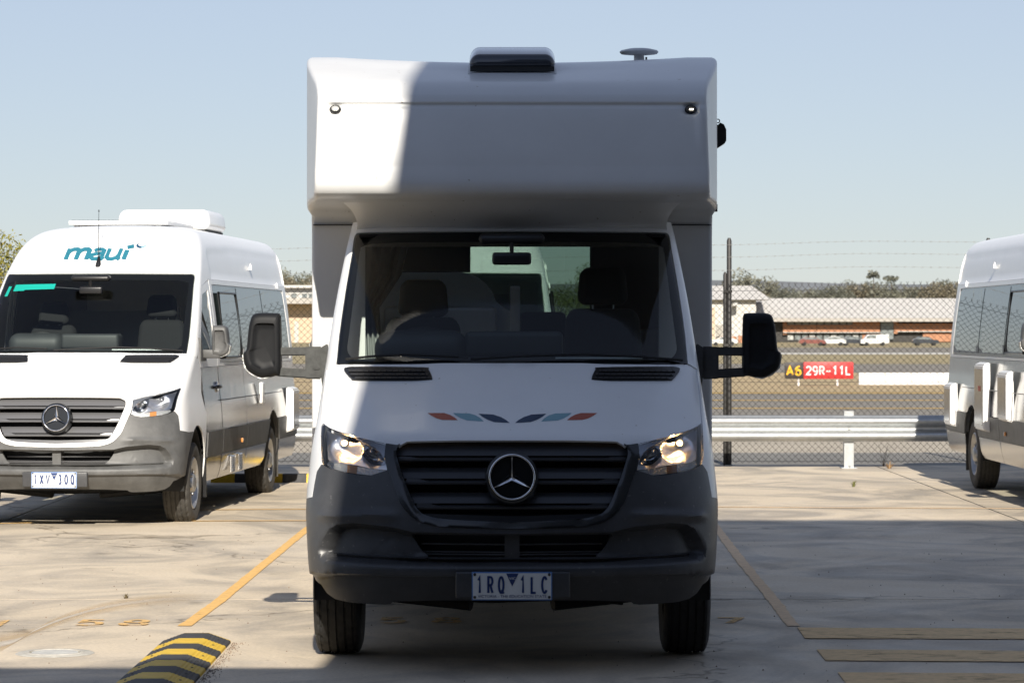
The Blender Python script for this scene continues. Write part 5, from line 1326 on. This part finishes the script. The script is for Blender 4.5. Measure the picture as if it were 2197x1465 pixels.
MB().box(.05, .33, 4.4, 4.5, .6, 1.71, .03, 3).build('seat_squab', dark_in, mh, 30)
for s, x0 in ((-1, -.86), (1, .46)):
    cv = []; cf = []; n = 40
    for i in range(n + 1):
        f = i / n
        for z, k in ((2.08, 1.0), (1.9, .85), (1.72, .45), (1.5, .5), (1.2, .6)):
            xx = x0 + s * 0 + (f * .30 if s < 0 else f * .34) * k; cv.append((xx, (2.46 if s < 0 else 3.2) + .02 * math.sin(f * 34), z))
        if i:
            for j in range(4): a = (i - 1) * 5 + j; cf.append((a, a + 1, a + 6, a + 5))
    make('curtain', cv, cf, curtainm, mh, 60)

# ------------------------------------------------------------------ high-roof camper vans (one built, others copied)
vn = thing('campervan', 'white high-roof campervan parked on the left, with maui lettering and a plate', 'van')
nose(vn, {'bumper': plastic_f, 'surround': white, 'slat': satin}, False)
Y1 = 7.1; RWY = 5.42
top_line = [(-sd(2.30, 2.065), 2.065), (-sd(Y1, 2.065), 2.065)] + [(-sd(Y1, q), q) for q in (2.2, 2.35, 2.5, 2.65, 2.8, 2.95, 3.05, 3.098)]
UPV = [(-1.03, 1.37), (-1.03, 1.6), (-1.03, 1.85), (-1.03, 2.0)] + top_line
base = PX([(702.3, 800), (720.8, 788.6)])
poly = UPV + mir(UPV) + [(-a, b) for a, b in base] + [(-a, b) for a, b in inner] + list(reversed(inner))[1:] + list(reversed(base))
def roof_relief(UV, P):
    r = np.zeros(len(P)); x, y, z = P[:, 0], P[:, 1], P[:, 2]; ax = np.abs(x)
    zz = 2.335 + .05 * np.clip((y - 2.4) / 1.5, 0, 1)
    r += .006 * np.exp(-((z - zz) / .012) ** 2) * sstep((y - 2.5) / .15) * (z < 2.48)
    r += .014 * sstep((zz - z) / .03) * sstep((z - 2.09) / .03) * sstep((y - 2.45) / .12) * (z < 2.46)
    return r
panel('roof_body', poly, [], surf(0, roof_relief), white, vn, .045, .012, bsp=.03)
panel('pillar_trim', TRIM, [], surf(-0.032), mat('pillar_trim', (0, 0, 0)), vn, .06, .0)
rear = [(float(tb('w', q)), float(tb('z', q))) for q in np.linspace(.34, 3.09, 40)]
rp_ = [(-a, b) for a, b in rear] + list(reversed(rear)); make('rear_door', [(a, Y1 - .004, b) for a, b in rp_], [tuple(range(len(rp_)))], white, vn, 0)
def arch_cut(ylo, yhi, z0, z1, cy_, r=.47):
    """outline y-z of a side band with the rear wheel arch taken out"""
    P_ = [(ylo, z0)]
    cz = .36
    def yz(z): d = r * r - (z - cz) ** 2; return math.sqrt(d) if d > 0 else None
    if cy_ - r > ylo and cy_ + r < yhi and z0 < cz + r:
        a0 = yz(z0); P_.append((cy_ - a0, z0)); zt = min(z1, cz + r)
        n = 10
        if z1 < cz + r:
            for k in range(1, n + 1): z = z0 + (z1 - z0) * k / n; P_.append((cy_ - yz(z), z))
            A = P_ + [(ylo, z1)]
            B = [(cy_ + yz(z0), z0), (yhi, z0), (yhi, z1)] + [(cy_ + yz(z1 - (z1 - z0) * k / n), z1 - (z1 - z0) * k / n) for k in range(n)]
            return [A, B]
        th0 = math.acos(max(-1, min(1, (z0 - cz) / r)))
        for k in range(1, 2 * n): th = -th0 + 2 * th0 * k / (2 * n); P_.append((cy_ + r * math.sin(th), cz + r * math.cos(th)))
        P_ += [(cy_ + a0, z0), (yhi, z0), (yhi, z1), (ylo, z1)]; return [P_]
    return [[(ylo, z0), (yhi, z0), (yhi, z1), (ylo, z1)]]
def sidep(name, yz_, s, m_, off=0.0, holes=(), sp=.12, par=None, sk=.012):
    cv = lambda L: [(-sd(y, z), z) for y, z in resample(L, .06)]
    o = cv(yz_); hs = [cv(h) for h in holes]
    if s > 0: o = mir(o); hs = [mir(h) for h in hs]
    return panel(name, o, hs, surf(off), m_, par or vn, sp, sk, ks=1.0, bsp=.06)
for s in (-1, 1):
    # front door in its bands
    Dw = [(-sd(1.44, 1.42), 1.42), (-1.075, 1.6), (-1.075, 1.92), (-sd(2.19, 1.97), 1.97), (-sd(2.19, 1.42), 1.42)]
    Dp = [(-sd(1.43, 1.29), 1.29), (-1.045, 1.40), (-1.04, 1.7), (-1.04, 2.0), (-sd(2.285, 2.055), 2.055), (-sd(2.285, 1.29), 1.29)]
    d_, w_ = (Dp, Dw) if s < 0 else (mir(Dp), mir(Dw))
    dr = panel('door', d_, [w_], surf(-.001), white, vn, .06, .012); panel('window', w_, [], surf(-.008), door_g, dr, .1, 0)
    sidep('lower_skin', [(1.475, .75), (2.285, .75), (2.285, 1.286), (1.43, 1.286)], s, silver, -.001, par=dr)
    sidep('moulding', [(1.475, .537), (2.285, .537), (2.285, .745), (1.475, .745)], s, plastic_f, .012, par=dr); sidep('sill', [(1.475, .325), (2.285, .325), (2.285, .531), (1.475, .531)], s, silver, .004, par=dr)
    MB().box(min(s * .97, s * 1.0), max(s * .97, s * 1.0), 2.06, 2.24, 1.115, 1.145, .01, 2).build('handle', black, dr, 40); MB().lathe([(s * .962, .045), (s * .975, .05), (s * .978, .03), (s * .974, .001)], 20, 'x', (0, 2.15, 1.13)).build('handle_cup', chrome, dr, 50)
    # windows
    win = [[(2.46, 1.34), (2.46, 2.0), (3.76, 2.0), (3.76, 1.34)], [(3.80, 1.34), (3.80, 2.0), (5.28, 2.0), (5.28, 1.34)], [(5.32, 1.34), (5.32, 2.0), (6.86, 1.99), (6.93, 1.34)]]
    frame = [(2.30, 1.29), (Y1, 1.29), (Y1, 2.062), (2.30, 2.062)]
    sidep('side_frame', frame, s, white, 0, [[(2.43, 1.315), (2.43, 2.02), (6.88, 2.02), (6.95, 1.315)]], .12)
    bk = sidep('window_band', [(2.435, 1.318), (2.435, 2.017), (6.877, 2.017), (6.947, 1.318)], s, gloss_blk, -.008, sp=.2)
    for w4 in win: sidep('window', w4, s, win_dark, -.003, sp=.2, par=bk, sk=.004)
    # opening pane in its frame
    sidep('vent_window', [(2.56, 1.37), (2.56, 1.93), (3.5, 1.93), (3.5, 1.37)], s, win_dark, .028, sp=.2, par=bk, sk=.03)
    MB().tube([Vector(surf(.03)(np.array([(s * sd(y, z), z)]))[0]) for y, z in ((2.55, 1.36), (2.55, 1.94), (3.51, 1.94), (3.51, 1.36))], .012, 6, True).build('vent_frame', black, bk)
    for ylo, yhi in ((2.31, 3.715), (3.725, Y1)):
        for L in arch_cut(ylo, yhi, .75, 1.286, RWY): sidep('wrap_panel', L, s, silver, 0, sp=.1)
        for L in arch_cut(ylo, yhi, .537, .745, RWY): sidep('side_moulding', L, s, plastic_f, .012, sp=.1)
        for L in arch_cut(ylo, yhi, .325, .531, RWY): sidep('sill_panel', L, s, silver, .004, sp=.1)
    wheel_arch(vn, s, RWY, .465)
    MB().box(s * .90 - .07, s * .90 + .07, RWY + .47, RWY + .482, .16, .55).build('mud_flap', rubber_d, vn, 0)
    MB().tube([(s * .96, 2.3, 1.012), (s * 1.003, 2.35, 1.012), (s * 1.003, 5.9, 1.012)], .004, 5).build('rail_trim', black, vn)
    # gas vents in the sill and service hatches
    for y_ in ((2.75, 3.2) if s > 0 else ()):
        hv_ = MB().box(s * .985, s * .999, y_, y_ + .2, .35, .50, .004, 1).build('sill_vent', chrome, vn, 30)
        for k in range(7): MB().box(s * .999, s * 1.004, y_ + .02, y_ + .18, .362 + k * .019, .37 + k * .019).build('vent_bar', steel, hv_, 0)
    def hatch_box(y0, y1, z0, z1, d):
        x0 = .985; hb_ = MB().prism([(x0 * s, z0), ((x0 + d) * s, z0 + .03), ((x0 + d) * s, z1 - .03), ((x0 + .01) * s, z1)], y0, y1, 'xz').build('service_box', white, vn, 20)
        bm_(hb_, .012)
        MB().box(min(s * (x0 + d), s * (x0 + d + .004)), max(s * (x0 + d), s * (x0 + d + .004)), y0 + .04, y1 - .04, z0 + .07, z1 - .07).build('lid', silver, hb_, 0)
    hatch_box(6.3, 6.75, .585, 1.05, .085)
    if s < 0: hatch_box(4.25, 4.8, .60, 1.285, .078); hatch_box(2.95, 3.45, .73, 1.22, .078)
    else: MB().box(.99, 1.03, 4.45, 4.58, .92, 1.13, .02, 3).build('power_inlet', white, vn, 40)
    MB().box(min(s * 1.0, s * 1.02), max(s * 1.0, s * 1.02), 3.3, 3.34, .60, .64, .006, 2).build('side_marker', GB['amber'], vn, 40)
    wheel_pair(vn, s * .86, 1.0, .345, rubber_d, s); wheel_pair(vn, s * .86, RWY, .345, rubber_d, s)
    wing_mirror(vn, s, False, plastic_f, plastic_f)
    # small dome light and cover high on the flank
    for y_, z_ in ((4.9, 2.22), (6.5, 2.06)):
        x_ = float(tb('w', z_)); MB().lathe([(-.015, .001), (-.015, .017), (.02, .015), (.05, .001)], 14, 'z', (s * (x_ + .004), y_, z_)).build('clearance_lamp', white, vn, 60)
MB().box(-.60, .60, 2.6, 6.8, .28, .5).build('chassis', blackm, vn, 0)
MB().box(-.55, .45, 3.0, 3.05, .6, 1.80).build('kitchen_back', mat('kitchen_grey', (.30, .31, .31), .6), vn, 0); MB().box(.45, .48, 2.99, 3.06, .6, 1.84).build('kitchen_edge', grey_lt, vn, 0)
MB().box(-.78, .78, 5.0, 5.05, .5, 2.2).build('rear_partition', grey_in, vn, 0)
copies = []
for _ in range(2): copies.append(copy_tree(vn))
vn.location = (-3.69, 10.35, -0.03); vn.rotation_euler = (0, 0, R(-3.7))
c2, c3 = copies
c2.location = (-0.60, 10.6, -0.02); c2.rotation_euler = (0, 0, R(-1.0)); tag(c2, 'white high-roof campervan behind the motorhome, seen through its windscreen', 'van')
c3.location = (5.66, 10.98, 0.0); c3.rotation_euler = (0, 0, R(0.4)); tag(c3, 'white and silver campervan cut off by the right edge, with service boxes on its flank', 'van')
for o in (vn, c2, c3): o['group'] = 'campervans parked along the fence'
# left van only: plate, lettering, aerial, roof gear, green strip
number_plate(vn, '1XV30Q', (0, -0.034, on(px(U0, 1254.8)).z))
bp_ = MB()
tealp = mat('logo_teal', (0.025, 0.17, 0.235), .35, coat=.5); tealn = mat('logo_navy', (0.015, 0.07, 0.14), .35, coat=.5); tealg = mat('logo_pale', (0.22, 0.42, 0.50), .35, coat=.5)
def dome(a, b, d): p = on(xz(a, b), .0035 + d); return tuple(p)
LOW = {'m': [[(.0, 0), (.0, 1)], [(.0, .50), (.06, .78), (.20, .93), (.36, .93), (.46, .80), (.46, 0)], [(.46, .50), (.52, .78), (.66, .93), (.82, .93), (.92, .80), (.92, 0)]],
       'a': [[(.10, .80), (.24, .93), (.42, .93), (.54, .80), (.54, .12), (.64, 0)], [(.54, .56), (.26, .52), (.08, .40), (.06, .20), (.16, .06), (.34, .06), (.54, .24)]],
       'u': [[(.0, 1), (.0, .22), (.10, .06), (.26, .04), (.44, .18), (.50, .42)], [(.50, 1), (.50, .12), (.60, 0)]], 'i': [[(.05, 0), (.05, .86)], [(.0, 1.10), (.26, 1.24)]]}
qs = []
def low(ch, x, w_): 
    for si, st in enumerate(LOW[ch]):
        L, Rr = ribbon([(x + a * .200 + .16 * b * .115, 2.238 + b * .115) for a, b in st], w_); qs.extend((L[i], L[i + 1], Rr[i + 1], Rr[i], si) for i in range(len(L) - 1))
low('m', -.30, .042); low('a', -.095, .036); low('u', .055, .036); low('i', .20, .042)
letter_mesh('lettering', qs, dome, tealp, vn)
ar = arc(0, 0, 1, 1, 140, 410, 24); qs2 = []
L, Rr = ribbon([(.335 + a * .036, 2.395 + b * .026) for a, b in ar], [.004 + .022 * math.sin(math.pi * min(1, i / 20)) * (1 - .3 * i / 24) for i in range(25)])
for i in range(24): qs2.append((L[i], L[i + 1], Rr[i + 1], Rr[i], 0))
letter_mesh('swirl', qs2[:12], dome, tealn, vn); letter_mesh('swirl', qs2[12:], dome, tealg, vn)
an = on(xz(0, 2.19), 0.0)
ae = thing_part('aerial', vn, tuple(an))
MB().lathe([(0, .001), (0, .022), (.02, .018), (.05, .010), (.06, .004)], 16, 'z').build('foot', black, ae, 60)
o = ae.children[0]; o.rotation_euler = (R(-25), 0, 0); o.scale = (1.3, 1.0, 1.9); o.location = (0, -.01, -.03)
MB().tube([(0, .0, .03), (0, .02, .25), (0, .03, .46)], [.0035, .0028, .002], 6).build('whip', black, ae)
MB().tube([(0, .03, .455), (0, .0305, .475)], .0045, 6).build('tip', black, ae)
pts = [(-.70, 2.005), (-.33, 2.012), (-.335, 1.965), (-.40, 1.963), (-.60, 1.958), (-.61, 1.95), (-.71, 1.945)]
panel('sun_strip', [xz(a, b) for a, b in pts], [], surf(0.0), mat('green_strip', (0.008, 0.36, 0.29), .4), vn, .05, 0)
panel('windscreen_sticker', [xz(a, b) for a, b in ((-.765, 1.99), (-.735, 1.99), (-.755, 1.90), (-.785, 1.90))], [], surf(0.0), mat('green_strip', (0, 0, 0)), vn, .03, 0)
sp_ = thing_part('solar_panel', vn, (0, 0, 0))
MB().box(-.66, .27, 3.6, 5.0, 2.60, 2.64, .006, 2).build('frame', mat('panel_frame', (.70, .71, .72), .4), sp_, 40); MB().box(-.64, .25, 3.62, 4.98, 2.6405, 2.644).build('cells', gloss_blk, sp_, 0)
for x_ in (-.62, .15): MB().box(x_, x_ + .04, 3.66, 3.72, 2.54, 2.599).build('foot', galv, sp_, 0)
ac = thing_part('air_conditioner', vn, (0, 0, 0))
o = MB().box(-.50, .43, 5.0, 6.1, 2.60, 2.80, .07, 5).build('cover', white, ac, 60)
for v in o.data.vertices: f = (v.co.z - 2.6) / .2; v.co.x = (v.co.x + .035) * (1 - .06 * f) - .035; v.co.y += .05 * f * (1 if v.co.y < 5.5 else -1)
MB().box(-.46, .39, 5.06, 6.04, 2.555, 2.60).build('base', blackm, ac, 0)
# right van: a sticker on the tall service box and a roof aerial stub
tb_ = thing_part('roof_aerial', c3, (-.35, 3.4, 2.585)); MB().lathe([(-.05, .04), (-.0, .038), (.012, .02), (.014, .001)], 16, 'z').build('puck', black, tb_, 50)
MB().box(-1.0705, -1.0662, 4.4, 4.52, 1.0, 1.05).build('warning_sticker', mat('sticker_red', (.5, .10, .05), .5), c3, 0)
